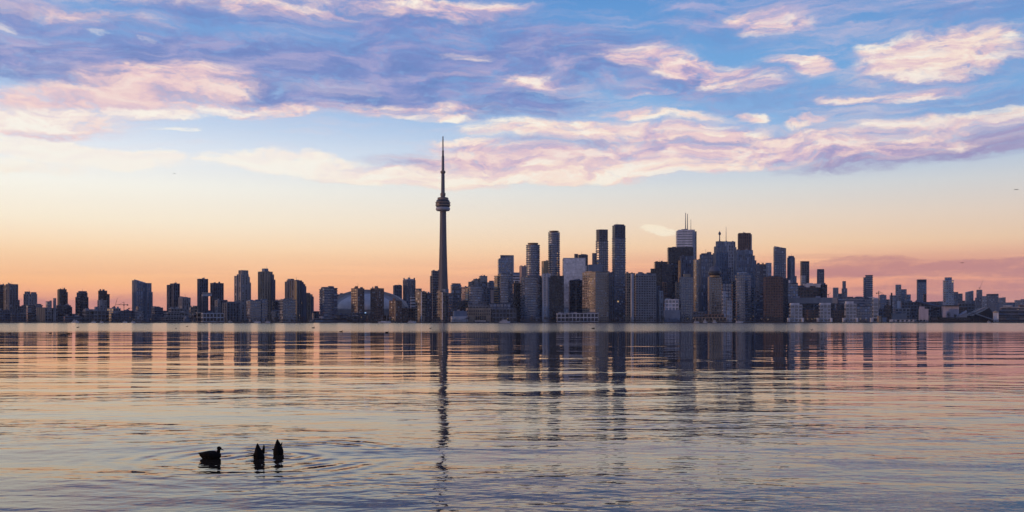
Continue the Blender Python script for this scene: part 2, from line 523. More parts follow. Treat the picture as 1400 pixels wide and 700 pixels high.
def footprint(x0, x1, Y, lf=0.0, shape='box', depth=None):
    """plan of a block that spans the photo columns x0..x1 at distance Y; lf = share of it taken by its west (+) or east (-) face"""
    cx = (x0 + x1) / 2
    a = math.atan((cx - CX) / F)
    W = (x1 - x0) * Y / F * math.cos(a)
    s = 1 if lf >= 0 else -1
    f = abs(lf)
    if f < 0.02:
        th, wd, d = R(5), W * .95, max(14, min(42, W))
    else:
        th = R(16 + 50 * f)
        wd, d = (1 - f) * W / math.cos(th), f * W / math.sin(th)
        d = max(10, d)
    if depth:
        d = depth
    if shape == 'round':
        pl = [Vector((W / 2 * math.cos(2 * math.pi * k / 22), W / 2 * math.sin(2 * math.pi * k / 22))) for k in range(22)]
    elif shape == 'cham':
        c = min(wd, d) * 0.22
        x, y = wd / 2, d / 2
        pl = [Vector(q) for q in ((-x + c, -y), (x - c, -y), (x, -y + c), (x, y - c), (x - c, y), (-x + c, y), (-x, y - c), (-x, -y + c))]
    elif shape == 'bow':
        x, y = wd / 2, d / 2
        pl = [Vector((-x + 2 * x * t, -y - math.sin(math.pi * t) * wd * 0.22)) for t in [k / 8 for k in range(9)]] + [Vector((x, y)), Vector((-x, y))]
    else:
        x, y = wd / 2, d / 2
        pl = [Vector(q) for q in ((-x, -y), (x, -y), (x, y), (-x, y))]
    m2 = Matrix.Rotation(s * th - a, 2)
    pl = [m2 @ p for p in pl]
    ctr = Vector(((cx - CX) * Y / F, Y))
    for _ in range(4):
        pxs = [CX + F * (p.x + ctr.x) / (p.y + ctr.y) for p in pl]
        lo, hi = min(pxs), max(pxs)
        k = (x1 - x0) / (hi - lo)
        pl = [p * k for p in pl] if not depth else [Vector((p.x * k, p.y)) for p in pl]
        pxs = [CX + F * (p.x + ctr.x) / (p.y + ctr.y) for p in pl]
        ctr.x += (cx - (min(pxs) + max(pxs)) / 2) * Y / F
    return pl, ctr


GROUND = 2.0
rnd = random.Random(11)
NB = [0]


def zof(py, Y):
    return H + (HZ - py) * Y / F


def block(root, part, x0, x1, ytop, Y, lf, st, wall, gl, ybase=None, shape='box', slope=None, lit=0.0003, depth=None, label=None):
    pl, ctr = footprint(x0, x1, Y, lf, shape, depth)
    z0 = GROUND - 0.5 if ybase is None else zof(ybase, Y)
    z1 = zof(ytop, Y)
    off = ctr - Vector(root.location[:2])
    fp = [p + off for p in pl]
    zt = None
    if slope is not None:                     # the roof falls to photo row slope at its low end
        zl, zr = (z1, zof(slope, Y)) if slope > 0 else (zof(-slope, Y), z1)
        xa, xb = min(p.x for p in fp), max(p.x for p in fp)
        zt = lambda x, y: zl + (zr - zl) * max(0, min(1, (x - xa) / (xb - xa))) - root.location.z
    me = facade(fp, z0 - root.location.z, z1 - root.location.z, st, gl, rnd, zt, lit)
    o = link(part, me, [wall] + G[gl] + ['lamp'], root)
    if label:
        o['label'] = label
    return o, pl, ctr, z1


def bld(name, label, Y, lf, st, wall, gl, blocks, cat='building', group=None, units=True, **kw):
    """blocks: (part, x0, x1, ytop, {overrides}); the first is the main one"""
    NB[0] += 1
    Y = Y + (NB[0] * 7 % 11) * 0.9
    b0 = blocks[0]
    root = empty(name, ((((b0[1] + b0[2]) / 2) - CX) * Y / F, Y, GROUND), label, cat, group)
    for i, b in enumerate(blocks):
        o = dict(lf=lf, st=st, wall=wall, gl=gl)
        o.update(kw)
        if len(b) > 4:
            o.update(b[4])
        dy = o.pop('dy', 0)
        blk, pl, ctr, z1 = block(root, b[0], b[1], b[2], b[3], Y + 1.3 * i + dy, **o)
        wpx = b[2] - b[1]
        if units and wpx > 9 and b[0] not in ('penthouse', 'crown') and o.get('slope') is None:
            for _u in range(2 if wpx < 18 else 3):                    # lift rooms and plant on the roof
                t = rnd.uniform(-.32, .32)
                sx, sz = rnd.uniform(.08, .22) * wpx * Y / F, rnd.uniform(1.6, 4.2)
                q = MB()
                q.box((0, 0, sz / 2), (sx, sx * .7, sz), R(rnd.uniform(-20, 20)))
                q.build('rooftop_unit', 'slate' if rnd.random() < .6 else 'concrete', blk,
                        (ctr.x - root.location.x + t * wpx * Y / F, ctr.y - root.location.y + rnd.uniform(-4, 4), z1 - root.location.z - 0.02))
        if i == 0 and units and cat == 'tower' and 9 < wpx < 30 and rnd.random() < .55 and o.get('slope') is None:
            ztop = max(zof(e[3], Y) for e in blocks)
            t = rnd.uniform(-.15, .15) * wpx * Y / F
            q = MB()
            q.bar((ctr.x - root.location.x + t, ctr.y - root.location.y, z1 - root.location.z - .3), (ctr.x - root.location.x + t, ctr.y - root.location.y, ztop - root.location.z + rnd.uniform(5, 9)), .42, 5, .22)
            q.build('aerial', 'mast', blk)
    return root


# ------------------------------------------------------------------ ground and water
def sheet(name, x0, x1, y0, y1, z, mat):
    me = mesh([(x0, y0, z), (x1, y0, z), (x1, y1, z), (x0, y1, z)], [(0, 1, 2, 3)])
    o = link(name, me, [mat])
    o['kind'] = 'structure'
    return o


SHORE = 2334.0
wm, n, b = material('lake_water')
p_ = n.new('ShaderNodeNewGeometry').outputs['Position']
px_, py_, _z = n.sep(p_)
flat = n.xyz(px_, py_, 0.0)
w0 = n.noise(flat, 0.035, 3, 0.5)
patch = n.rng(n.noise(n.mapp(flat, scale=(0.5, 1, 1)), 0.10, 3, 0.55), 0.36, 0.68, 0.6, 2.2)
# wave trains from long swell to fine chop; the open water farther out is smoother, the near lee is ruffled in patches
hgt = None
for k, (sc_, amp_, rt, sx, det, y0_, y1_, left_, pat) in enumerate(((0.075, 0.16, 5, 0.36, 1, 150, 400, 1.2, 0), (0.165, 0.088, -8, 0.38, 1, 130, 280, 0.55, 0), (0.36, 0.043, 10, 0.45, 1, 60, 140, 0.22, 0),
                                               (0.85, 0.0350, -12, 0.5, 2, 40, 90, 0.12, 1), (2.2, 0.0155, 16, 0.55, 2, 28, 64, 0.10, 1), (6.5, 0.0042, -20, 0.6, 1, 18, 36, 0.05, 1))):
    h_ = n.noise(n.mapp(flat, loc=(k * 3.7, k * 1.9, 0), rot=(0, 0, R(rt)), scale=(sx, 1, 1)), sc_, det, 0.5)
    h_ = n.m('MULTIPLY', h_, n.rng(py_, y0_, y1_, amp_, amp_ * left_))
    if pat:
        h_ = n.m('MULTIPLY', h_, patch)
    hgt = h_ if hgt is None else n.m('ADD', hgt, h_)
broken = n.rng(n.noise(flat, 0.4, 2, 0.5), 0.34, 0.62, 0.25, 1.5)
# rings spreading from the dabbling ducks
for (rx_, ry_, k_, a_, reach) in ((-5.7, 21.6, 9.5, 0.0058, 6.0), (-5.3, 22.2, 12.0, 0.0040, 4.0), (-6.85, 21.8, 8.0, 0.0034, 5.0)):
    dd = n.vm('DISTANCE', flat, (rx_, ry_, 0))
    rg = n.m('MULTIPLY', n.m('SINE', n.m('MULTIPLY', dd, k_)), n.m('MULTIPLY', n.rng(dd, reach, 0.5, 0, 1), a_))
    hgt = n.m('ADD', hgt, n.m('MULTIPLY', rg, broken))
bp = n.new('ShaderNodeBump')
bp.inputs['Strength'].default_value = 1.0
bp.inputs['Distance'].default_value = 1.0
n.put(bp.inputs['Height'], hgt)
n.put(b.inputs['Normal'], bp.outputs[0])
yw = n.m('ADD', py_, n.m('MULTIPLY', n.m('SUBTRACT', w0, 0.5), 130))
far = n.rng(yw, 200, 345)
ro = n.m('ADD', n.rng(py_, 40, 230, 0.008, 0.016), n.m('MULTIPLY', far, 0.13))
n.put(b.inputs['Roughness'], ro)
b.inputs['Base Color'].default_value = (0.034, 0.023, 0.015, 1)
b.inputs['IOR'].default_value = 1.333
b.inputs['Specular IOR Level'].default_value = 0.31
sheet('lake_water', -4400, 4400, -250, 4650, 0.0, wm)
land = solid('land_earth', (0.035, 0.034, 0.032), 0.95, 0.4, 0.02)
sheet('city_ground', -4400, 4400, SHORE, 4640, GROUND, land)
q = MB()
q.box((0, SHORE - 1.5, 0.9), (8780, 3, 2.16))
kw_ = q.build('quay_edge', solid('quay_concrete', (0.05, 0.048, 0.045), 0.9, 0.5, 0.05))
kw_['kind'] = 'structure'

# ------------------------------------------------------------------ air
hz_, n, b = material('evening_haze')
hz_.node_tree.nodes.remove(b)
pv = n.new('ShaderNodeVolumePrincipled')
pv.inputs['Color'].default_value = (0.78, 0.86, 1.0, 1)
pv.inputs['Density'].default_value = 2.4e-5
pv.inputs['Anisotropy'].default_value = 0.2
n.put(hz_.node_tree.nodes['Material Output'].inputs['Volume'], pv.outputs[0])
q = MB()
q.box((0, 2200, 299), (9000, 5000, 602))
hz_o = q.build('haze', hz_)
hz_o['kind'] = 'stuff'

# ------------------------------------------------------------------ the skyline, west (image left) to east
# bld(name, label, distance, share of the west face, style, wall, glass, [(part, x0, x1, ytop, overrides)...]); x and y in photo pixels
g1 = 'towers west of the white dome'
bld('condo_tower', 'dark blue glass tower cut off by the western edge of the picture', 2640, .0, 'glass', 'navy', 'dark', [('shaft', -8, 9, 390)], 'tower', g1)
bld('condo_tower', 'flat-topped grey tower with a sunlit tan west strip beside the cut-off blue tower', 2600, .28, 'stripe', 'grey', 'grey', [('shaft', 8.5, 24, 388.5, {}), ('shoulder', 6, 12, 390, {'wall': 'tan'})], 'tower', g1)  # tan shoulder paints in the sunlit west strip
bld('low_block', 'small dark stepped block behind the flat-topped grey tower with tan strip', 2720, .1, 'grid', 'slate', 'dark', [('shaft', 22, 33, 418.5), ('setback', 23, 27, 410)], 'building')
bld('condo_tower', 'squat grey tower with two bumps on its roof behind the old grain silos', 2620, .36, 'stripe', 'concrete', 'grey', [('shaft', 33, 50, 402), ('crown', 34.5, 40.5, 398.6), ('crown', 43, 49, 399.4)], 'tower', g1)
bld('apartment_block', 'long low grey apartment block in front of the tower with two roof bumps', 2480, .1, 'band', 'grey', 'grey', [('shaft', 36, 58, 417), ('penthouse', 47, 56, 415.6)], 'building')
bld('apartment_block', 'low dark block on the quay at the western edge of the picture', 2430, .1, 'grid', 'slate', 'dark', [('shaft', -6, 17, 424), ('wing', 14, 36, 429)], 'building')

# grain silos: a row of concrete cylinders under a tall headhouse
r_ = empty('grain_silo', wpt(64, 439, 2440).xy.to_3d() + Vector((0, 0, GROUND)), 'old concrete grain silos with a tall stepped headhouse, on the quay', 'silo')
for k in range(5):
    q = MB()
    c = wpt(51.3 + 2.45 * k, 439, 2440)
    q.lathe([(2.5, -1), (2.5, 36.5 - (k > 3) * 2), (2.2, 37)], 16, (c.x - r_.location.x, 0, 0))
    q.build('silo_cylinder', 'tan', r_, smooth=False)  # tan colour paints sunlight onto the concrete cylinders
block(r_, 'headhouse', 62.5, 70.8, 412, 2446, .2, 'grid2', 'concrete', 'grey')
block(r_, 'headhouse_attic', 67.6, 70.6, 410.8, 2447, .2, 'plain', 'concrete', 'grey', ybase=412.5)
block(r_, 'elevator_tower', 72.6, 76.8, 407.5, 2449, .25, 'plain', 'concrete', 'grey')
block(r_, 'store_hall', 60, 79, 421, 2452, .1, 'grid2', 'grey', 'dark')

bld('condo_tower', 'slim dark glass tower with a sunlit gold west edge beside the grain silos', 2580, .14, 'glass', 'navy', 'dark', [('shaft', 79.3, 91.2, 395.3), ('shoulder', 88, 92.8, 399.3), ('sun_glint_edge', 79.2, 80.9, 396, {'wall': 'gold', 'st': 'stripe', 'dy': -14})], 'tower', g1)  # gold strip is a sky glint painted as a wall part
bld('condo_tower', 'lower dark block at the foot of the slim tower with gold edge', 2540, .1, 'glass', 'slate', 'dark', [('shaft', 77, 97, 417.2), ('shoulder', 94, 98.8, 419.5)], 'building')
bld('low_block', 'long dark low shed behind the white ferry on the quay', 2400, .0, 'ribbon', 'slate', 'dark', [('shaft', 87, 112, 432.4)], 'building')
bld('condo_tower', 'dark round-shouldered tower with stepped top standing west of the curved tower', 2590, .3, 'glass', 'slate', 'dark', [('shaft', 104.8, 119.8, 400, {'shape': 'cham'}), ('shoulder', 103, 121, 406, {}), ('crown', 107, 118.8, 398, {})], 'tower', g1)
bld('apartment_block', 'low white-framed apartment block with lit bays under the curved tower', 2420, .12, 'frame', 'grey', 'dark', [('shaft', 113, 149, 424.5, {}), ('bay', 114, 121.5, 423, {'wall': 'concrete', 'dy': -14, 'st': 'frame'}), ('bay', 126.5, 133.5, 424, {'wall': 'concrete', 'dy': -14}), ('penthouse', 116, 122, 421.5, {'wall': 'blue'})], 'building')  # paler bay walls have sunlight put into their colour
bld('low_block', 'small square grey block peeping over the white-framed apartment block', 2500, .2, 'plain', 'blue', 'dark', [('shaft', 129, 134.5, 419.3)], 'building')
bld('condo_tower', 'tower with a dark curved upper half and paler lower half near the cranes', 2570, .2, 'glass', 'black', 'dark', [('shaft', 134.2, 146.6, 397.3, {'shape': 'cham'}), ('shoulder', 144, 150, 402, {}), ('base_block', 133.9, 145, 410.5, {'wall': 'concrete', 'gl': 'grey', 'st': 'stripe', 'dy': -16})], 'tower', g1)
bld('low_block', 'square low block with a pale west face below the shoreline cranes', 2460, .45, 'grid', 'concrete', 'dark', [('shaft', 146.5, 165, 421.3)], 'building')
bld('low_block', 'wide dark flat block under the hammerhead crane', 2440, .1, 'grid', 'slate', 'dark', [('shaft', 163, 186, 424.6), ('wing', 152, 170, 428, {'dy': -12})], 'building')

bld('condo_tower', 'broad grey tower whose roof slopes down to the east, with a sunlit pale west strip', 2600, .16, 'fins', 'blue', 'blue',
    [('shaft', 184, 201, 382, {'slope': 387.4}), ('west_wing', 181, 186, 383.2, {'wall': 'concrete', 'gl': 'grey'}), ('east_wing', 199, 206.6, 387, {}), ('shoulder', 205, 208.2, 399.2, {})], 'tower', g1)  # paler west wing paints in the lit strip
bld('low_block', 'pale low block at the foot of the broad sloping-roof tower', 2440, .3, 'grid', 'concrete', 'grey', [('shaft', 183.5, 196, 425), ('setback', 186, 190, 419, {'wall': 'tan'})], 'building')
bld('low_block', 'dark box-shaped block just east of the broad sloping-roof tower', 2520, .3, 'grid', 'slate', 'dark', [('shaft', 207, 223, 420.4), ('penthouse', 210, 218, 419)], 'building')
bld('condo_tower', 'plain dark slab tower with one pale vertical line down its front', 2590, .35, 'fins', 'slate', 'dark', [('shaft', 233, 245.3, 387.6), ('west_wing', 228.6, 237, 389.4)], 'tower', g1)
bld('condo_tower', 'short square tower with vertical stripes beside the plain dark slab tower', 2560, .3, 'fins', 'concrete', 'grey', [('shaft', 244.5, 260, 406.8), ('penthouse', 248, 256, 406)], 'tower', g1)
bld('terraced_block', 'brownish concrete block stepping up in terraces, west of the bridged twin towers', 2470, .15, 'bal', 'concrete', 'dark', [('shaft', 231, 250, 421.5, {}), ('terrace', 225, 256, 427.5, {}), ('terrace', 220, 262, 433.5, {})], 'building')
bld('boathouse', 'small grey boathouse with a narrow top on the water below the terraced block', 2360, .3, 'plain', 'blue', 'grey', [('shaft', 250, 259.5, 436), ('setback', 252, 257.5, 433)], 'building')
bld('low_block', 'low tan block with a flat dark top at the foot of the bridged towers', 2520, .2, 'grid2', 'tan', 'grey', [('shaft', 258, 271, 419.6), ('penthouse', 263.5, 270, 418)], 'building')

r_ = bld('bridged_towers', 'two slab towers joined high up by a pale bridge', 2610, .18, 'fins', 'slate', 'dark',
         [('west_tower', 270.2, 284, 381.2), ('east_tower', 288, 305.3, 387)], 'tower', g1)
block(r_, 'sky_bridge', 276, 289.4, 400.2, 2592, .0, 'ribbon', 'pale', 'grey', ybase=404.8)
bld('condo_tower', 'narrow grey mid-rise in front of the western bridged tower', 2560, .2, 'fins', 'slate', 'dark', [('shaft', 275.2, 284.2, 404.9)], 'tower')
bld('condo_tower', 'low striped block leaning against the eastern bridged tower', 2540, .32, 'stripe', 'concrete', 'grey', [('shaft', 294.5, 304, 410.2), ('east_wing', 302.6, 310.2, 410, {'wall': 'slate'})], 'building')  # concrete and slate walls paint the lit west and shaded east
bld('apartment_block', 'long white-framed low block on the quay under the bridged towers', 2410, .08, 'frame', 'pale', 'dark', [('shaft', 275, 306, 428), ('bay', 268, 276, 427, {'wall': 'tan'}), ('bay', 262.5, 270, 429, {'wall': 'concrete'})], 'building')  # tan bay colour stands for sunlight on its front
bld('condo_tower', 'wide dark mid-rise with a small roof box east of the bridged towers', 2470, .25, 'stripe', 'grey', 'dark', [('shaft', 305, 326.5, 414), ('penthouse', 311, 320.5, 412.3)], 'building')
bld('condo_tower', 'tall brown-grey tower with an off-centre stepped top, western of the tall pair', 2560, .34, 'stripe', 'concrete', 'grey',
    [('shaft', 324.5, 339.2, 375), ('west_wing', 321, 330, 377.2), ('crown', 326.8, 338.7, 369.6), ('shoulder', 336, 340.8, 378.5), ('shoulder', 337, 342.4, 386.3)], 'tower', g1)
bld('office_block', 'pale bluish glass slab on the quay between the tall pair of towers', 2430, .18, 'glass', 'blue', 'grey', [('shaft', 337, 366, 410.7), ('penthouse', 356, 365.4, 409)], 'building')
bld('condo_tower', 'tallest tower west of the dome, with a pale box on its stepped roof', 2580, .45, 'stripe', 'tan', 'grey',
    [('shaft', 353.4, 372, 371.4), ('crown', 358, 366.8, 367.2, {'wall': 'blue', 'st': 'plain'}), ('shoulder', 369, 373.9, 375.2, {'wall': 'slate'}), ('shoulder', 370, 375.7, 382.4, {'wall': 'slate'})], 'tower', g1)
bld('low_block', 'black-glass block with a paler base between the tall tower and the pale condo', 2500, .0, 'glass', 'navy', 'dark', [('shaft', 372, 386, 411.4), ('podium', 371, 386, 424.3, {'wall': 'blue', 'gl': 'grey', 'dy': -20})], 'building')
bld('condo_tower', 'broad tower with descending steps to the east and one sunlit golden strip', 2570, .5, 'stripe', 'grey', 'dark',
    [('shaft', 392.6, 412.2, 383.3, {}), ('west_wing', 390.2, 396, 385, {}), ('crown', 393, 402, 381.2, {'wall': 'blue', 'st': 'plain'}), ('shoulder', 409, 414.4, 385.4, {'wall': 'slate'}), ('shoulder', 411, 416.6, 388.3, {'wall': 'slate'}),
     ('shoulder', 412, 418, 391.2, {'wall': 'slate'}), ('sun_glint_strip', 403.8, 405.4, 384, {'wall': 'gold', 'st': 'stripe', 'dy': -32, 'lf': .6})], 'tower', g1)  # narrow gold part paints a sunset glint on the front
bld('condo_tower', 'lower striped tower attached behind the golden-strip tower, sloping east', 2600, .5, 'stripe', 'tan', 'grey', [('shaft', 417.5, 423.4, 400.4), ('shoulder', 421, 426.6, 402.4), ('shoulder', 423, 428.2, 405.4, {'wall': 'slate'})], 'tower')
bld('condo_tower', 'pale grey condo block with a lit west face before the golden-strip tower', 2430, .25, 'bal', 'concrete', 'grey', [('shaft', 381.3, 404, 409.7), ('penthouse', 384.5, 388.5, 408.8), ('penthouse', 395, 399.2, 408)], 'building')
bld('light_tower', 'small tan lighthouse-like tower on the quay west of the blue glass tower', 2365, .4, 'plain', 'tan', 'grey', [('shaft', 426.4, 429.4, 428), ('podium', 422, 435, 437.3, {'wall': 'concrete'})], 'tower')
bld('low_block', 'small dark block between the lighthouse-like tower and the blue glass tower', 2520, .2, 'grid', 'slate', 'dark', [('shaft', 428, 436.6, 425.4)], 'building')
bld('terminal_shed', 'long pale low shed on the quay beside the lighthouse-like tower', 2362, .0, 'ribbon', 'blue', 'dark', [('shaft', 430, 455, 435), ('setback', 437.8, 441.4, 432.3, {'wall': 'concrete', 'st': 'plain'})], 'building')
bld('office_tower', 'blue glass tower with bright floor bands standing west of the white dome', 2480, .2, 'band', 'slate', 'blue', [('shaft', 439, 461, 393.6), ('west_wing', 436.9, 444, 395.4), ('penthouse', 449, 455.2, 391.2), ('penthouse', 440, 447, 392.4)], 'tower', g1)
bld('office_block', 'dim grey block behind the western shoulder of the white dome', 2900, .1, 'grid', 'grey', 'dark', [('shaft', 459, 473.5, 402.4)], 'building')

# ---- the domed stadium
DY = 2700.0
s_ = DY / F
r_ = empty('domed_stadium', wpt(505, 439, DY).xy.to_3d() + Vector((0, 0, GROUND)), 'sports stadium with a white layered dome roof behind two brown towers', 'stadium')
q = MB()
zb = zof(422.5, DY) - GROUND
q.lathe([(55 * s_, -1), (55 * s_, zb * .6), (56.5 * s_, zb * .62), (56.5 * s_, zb)], 40)
q.build('bowl_wall', 'concrete', r_)


def dome(rx, ry, h, lip, seg=48, st=12, cx=0, cy=0, front=1.0, arch=1.9):
    d = MB()
    rings = []
    for i in range(st + 1):
        t = i / st * math.pi / 2
        rr, zz = max(0.002, math.cos(t)), math.sin(t)
        rings.append([(cx + rx * rr * math.cos(2 * math.pi * k / seg), cy + ry * rr * math.sin(2 * math.pi * k / seg) * (front if k > seg / 2 else 1), lip + h * zz ** 1.0) for k in range(seg)])
    d.rings([[(x, y, lip - 3) for x, y, z in rings[0]]] + rings)
    return d


top = zof(397, DY) - GROUND - zb
dome(53.5 * s_, 50 * s_, top, zb).build('rear_shell', 'domeg', r_, smooth=False)
# sliding barrel panel and the fixed front quarter, each nested a step lower
q = MB()
prof = [(math.cos(math.pi * t / 20), math.sin(math.pi * t / 20)) for t in range(21)]
for (ya, yb, rx, hh) in ((-30, 8, 50, .965),):
    q.rings([[(rx * s_ * a, ya * s_, zb + top * hh * b) for a, b in prof], [(rx * s_ * a, yb * s_, zb + top * hh * b) for a, b in prof]])
dome(46 * s_, 52 * s_, top * .89, zb, cy=-6 * s_).build('front_shell', 'dome', r_, smooth=False)
q = MB()
arc_o = [(51.5 * s_ * a, zb + top * 1.015 * b) for a, b in prof]
arc_i = [(44.5 * s_ * a, zb + top * .84 * b) for a, b in prof]
vs, fs = [], []
for yy in (-24 * s_, -9 * s_):
    for (a, b), (c, d) in zip(arc_o, arc_i):
        vs += [(a, yy, b), (c, yy, d)]
n_ = len(prof)
for k in range(n_ - 1):
    i, j, o2 = 2 * k, 2 * k + 2, 2 * n_
    fs += [(i, i + 1, j + 1, j), (o2 + i, o2 + j, o2 + j + 1, o2 + i + 1), (i, j, o2 + j, o2 + i), (i + 1, o2 + i + 1, o2 + j + 1, j + 1)]
q.add(vs, fs)
q.build('roof_arch', 'domeg', r_)
q = MB()
q.lathe([(57.4 * s_, zb - 5), (57.4 * s_, zb - 1.5), (56 * s_, zb - 1.5)], 40)
q.build('rim_band', 'concrete', r_)

gb = 'brown slab towers before the dome'
for xa, xb, yt, ca, cb, cy_, yy, lb in ((480, 498.2, 394.2, 485.2, 489.4, 391.2, 2460, 'brown brick slab tower before the middle-west of the white dome'),
                                        (506.4, 525, 394.2, 512.2, 516.6, 391.1, 2465, 'brown brick slab tower before the crest of the dome, nearer the needle tower'),
                                        (532, 549.5, 411, 537, 541, 408, 2450, 'shorter brown brick tower covering the eastern end of the dome')):
    bld('apartment_tower', lb, yy, .5, 'grid', 'brick', 'grey', [('shaft', xa, xb, yt), ('lift_house', ca, cb, cy_, {'st': 'plain'}), ('corner_pier', (xa + xb) / 2 - 1.4, (xa + xb) / 2 + .2, yt + .5, {'wall': 'tan', 'st': 'plain', 'dy': -18})], 'tower', gb)
bld('glass_pavilion', 'dark glass pavilion at the waterfront in front of the first brown tower', 2400, .05, 'glass', 'navy', 'dark', [('shaft', 481, 500.5, 428), ('wing', 474, 492, 432, {'dy': -12})], 'building')
bld('low_block', 'low dark stepped building under the western end of the dome', 2420, .1, 'ribbon', 'slate', 'dark', [('shaft', 458, 476, 430), ('wing', 452, 480, 434, {'dy': -10})], 'building')
bld('low_block', 'low brownish block below the eastern end of the dome', 2480, .1, 'grid2', 'brick', 'dark', [('shaft', 549, 569, 421.3), ('wing', 500, 533, 431, {})], 'building')
bld('condo_tower', 'dark narrow tower rising just behind the shorter brown brick tower', 2800, .1, 'fins', 'slate', 'dark', [('shaft', 538, 549.2, 390.3), ('crown', 540, 548, 389.6)], 'tower')
bld('condo_tower', 'grey tower with an open crown of posts, two buildings west of the needle tower', 2820, .3, 'fins', 'grey', 'grey', [('shaft', 551.3, 567.6, 383), ('crown', 553.2, 566, 381.4, {'st': 'plain', 'wall': 'pale'}), ('lift_house', 557.6, 560.8, 379.4, {'st': 'plain'}),
    ('corner_post', 551.4, 553.2, 380, {'st': 'plain'}), ('corner_post', 565.4, 567.5, 380, {'st': 'plain'})], 'tower')
bld('low_block', 'pale blue-white office block with bands wedged west of the tan condo', 2600, .0, 'ribbon', 'pale', 'grey', [('shaft', 561.5, 570, 406.2)], 'building')
bld('low_block', 'small grey mid-rise behind the pale banded office block', 2760, .1, 'grid', 'blue', 'dark', [('shaft', 554, 566, 411)], 'building')
gt = 'tan condos with ribbed west faces at the foot of the needle tower'
bld('condo_tower', 'tan ribbed condo directly west of the needle tower with stepped dark east half', 2450, .52, 'bal', 'tan', 'grey', [('shaft', 568.2, 583, 398.6), ('east_wing', 579, 589.6, 400.6, {'wall': 'slate'}), ('penthouse', 569.5, 575.8, 396.8), ('rear_block', 568.5, 576, 394.5, {'wall': 'slate', 'dy': 40}),  # tan and slate halves paint in lit and shaded sides
    ('pier', 575.4, 576.8, 399, {'wall': 'pale', 'st': 'plain', 'dy': -22})], 'tower', gt)
bld('condo_tower', 'tall dim tower close behind the needle tower on its west side', 2990, .15, 'grid2', 'grey', 'dark', [('shaft', 589.6, 603, 370.2), ('west_wing', 587.8, 594, 377.2, {'wall': 'slate'})], 'tower')
bld('condo_tower', 'tan ribbed condo hiding the foot of the needle tower', 2440, .52, 'bal', 'tan', 'grey', [('shaft', 597.2, 611, 399.4), ('east_wing', 607, 619, 400.8, {'wall': 'slate'}), ('penthouse', 598.8, 604, 397.4), ('penthouse', 604, 613.4, 395.4, {'wall': 'blue', 'st': 'plain'}),  # slate east wing paints the shade beside the lit tan half
    ('pier', 604, 605.4, 400, {'wall': 'pale', 'st': 'plain', 'dy': -22})], 'tower', gt)
bld('office_tower', 'grey-blue office block with a dark chamfered crown just east of the needle tower', 2780, .12, 'glass', 'blue', 'grey', [('shaft', 616, 630.8, 389.6, {}), ('crown', 617.4, 629.8, 387.4, {'wall': 'slate'})], 'tower')
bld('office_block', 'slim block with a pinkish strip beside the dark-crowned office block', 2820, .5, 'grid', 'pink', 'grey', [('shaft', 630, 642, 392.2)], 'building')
bld('low_block', 'black-glass low block behind the long grey quay hall', 2520, .0, 'glass', 'black', 'dark', [('shaft', 626.5, 636.5, 411), ('wing', 617, 628, 412.5, {'wall': 'slate'})], 'building')
bld('quay_hall', 'long plain grey hall on the quay east of the tan ribbed condos', 2400, .0, 'plain', 'blue', 'grey', [('shaft', 619.3, 640, 425.2), ('canopy', 616, 640, 432.6, {'dy': -12, 'wall': 'pale'})], 'building')
bld('office_tower', 'stepped grey office tower climbing eastward in three levels behind the curved condo', 2880, .12, 'glass', 'grey', 'grey', [('shaft', 655, 666.4, 377.3, {'wall': 'blue'}), ('setback', 647, 657, 381.3), ('setback', 640.2, 650, 385.2)], 'tower')
bld('office_block', 'small grey block with a gabled top beside the stepped office tower', 2860, .1, 'grid', 'blue', 'dark', [('shaft', 666, 678, 386, {'shape': 'cham'}), ('crown', 668.5, 675, 383.8)], 'building')
bld('condo_tower', 'pink-sided mid-rise in front of the small gabled block', 2740, .0, 'grid', 'slate', 'dark', [('shaft', 664.5, 678.5, 393.4), ('pink_wing', 670.4, 675, 396.5, {'wall': 'pink', 'dy': -14, 'st': 'plain'})], 'tower')
bld('condo_tower', 'curved banded condo with a sunlit golden west edge above the tan warehouse', 2520, .12, 'band', 'grey', 'blue', [('shaft', 640, 665, 391.4, {'shape': 'bow'}), ('west_wing', 636.8, 643, 394, {'wall': 'gold', 'lf': .4}), ('penthouse', 645, 656, 390.4)], 'tower')  # gold west wing is sunset light put into wall colour

# ---- tan waterfront warehouse with real window openings set in its front
r_ = bld('quay_warehouse', 'long low tan warehouse with arcade windows and a blue glass roof, on the quay', 2410, .0, 'grid', 'tan', 'dark',
         [('warehouse_body', 637, 671.2, 421.4, {'st': 'plain', 'depth': 70}), ('east_wing', 671, 706, 422, {'wall': 'grey', 'st': 'frame', 'depth': 60}), ('glass_attic', 668, 698, 414.6, {'wall': 'navy', 'gl': 'blue', 'st': 'frame', 'dy': 12, 'depth': 30}),
          ('attic', 640, 668, 418, {'wall': 'concrete', 'st': 'frame', 'dy': 16, 'depth': 30}), ('attic', 652, 664, 412.6, {'wall': 'grey', 'dy': 24, 'depth': 16}), ('attic', 640, 646, 413, {'wall': 'grey', 'dy': 24, 'depth': 16})], 'building', None, False)
yf = 2410 - 32
for k in range(11):                                     # arched windows: tall dark ones at the middle, small ones above
    for (yt, yb_, big) in ((424, 426.4, 0), (428.4, 430.6, 0), (432, 437.6, 1)):
        if big and not 4 <= k <= 8:
            continue
        p = wpt(639.5 + k * 2.95, yb_, yf)
        q = MB()
        ww, hh_ = (3.6 if big else 2.2), (yb_ - yt) * yf / F
        q.box((p.x - r_.location.x, yf - r_.location.y - 3.6, p.z + hh_ / 2 - GROUND), (ww, .5, hh_), R(9))
        q.build('window', G['dark'][0], r_)

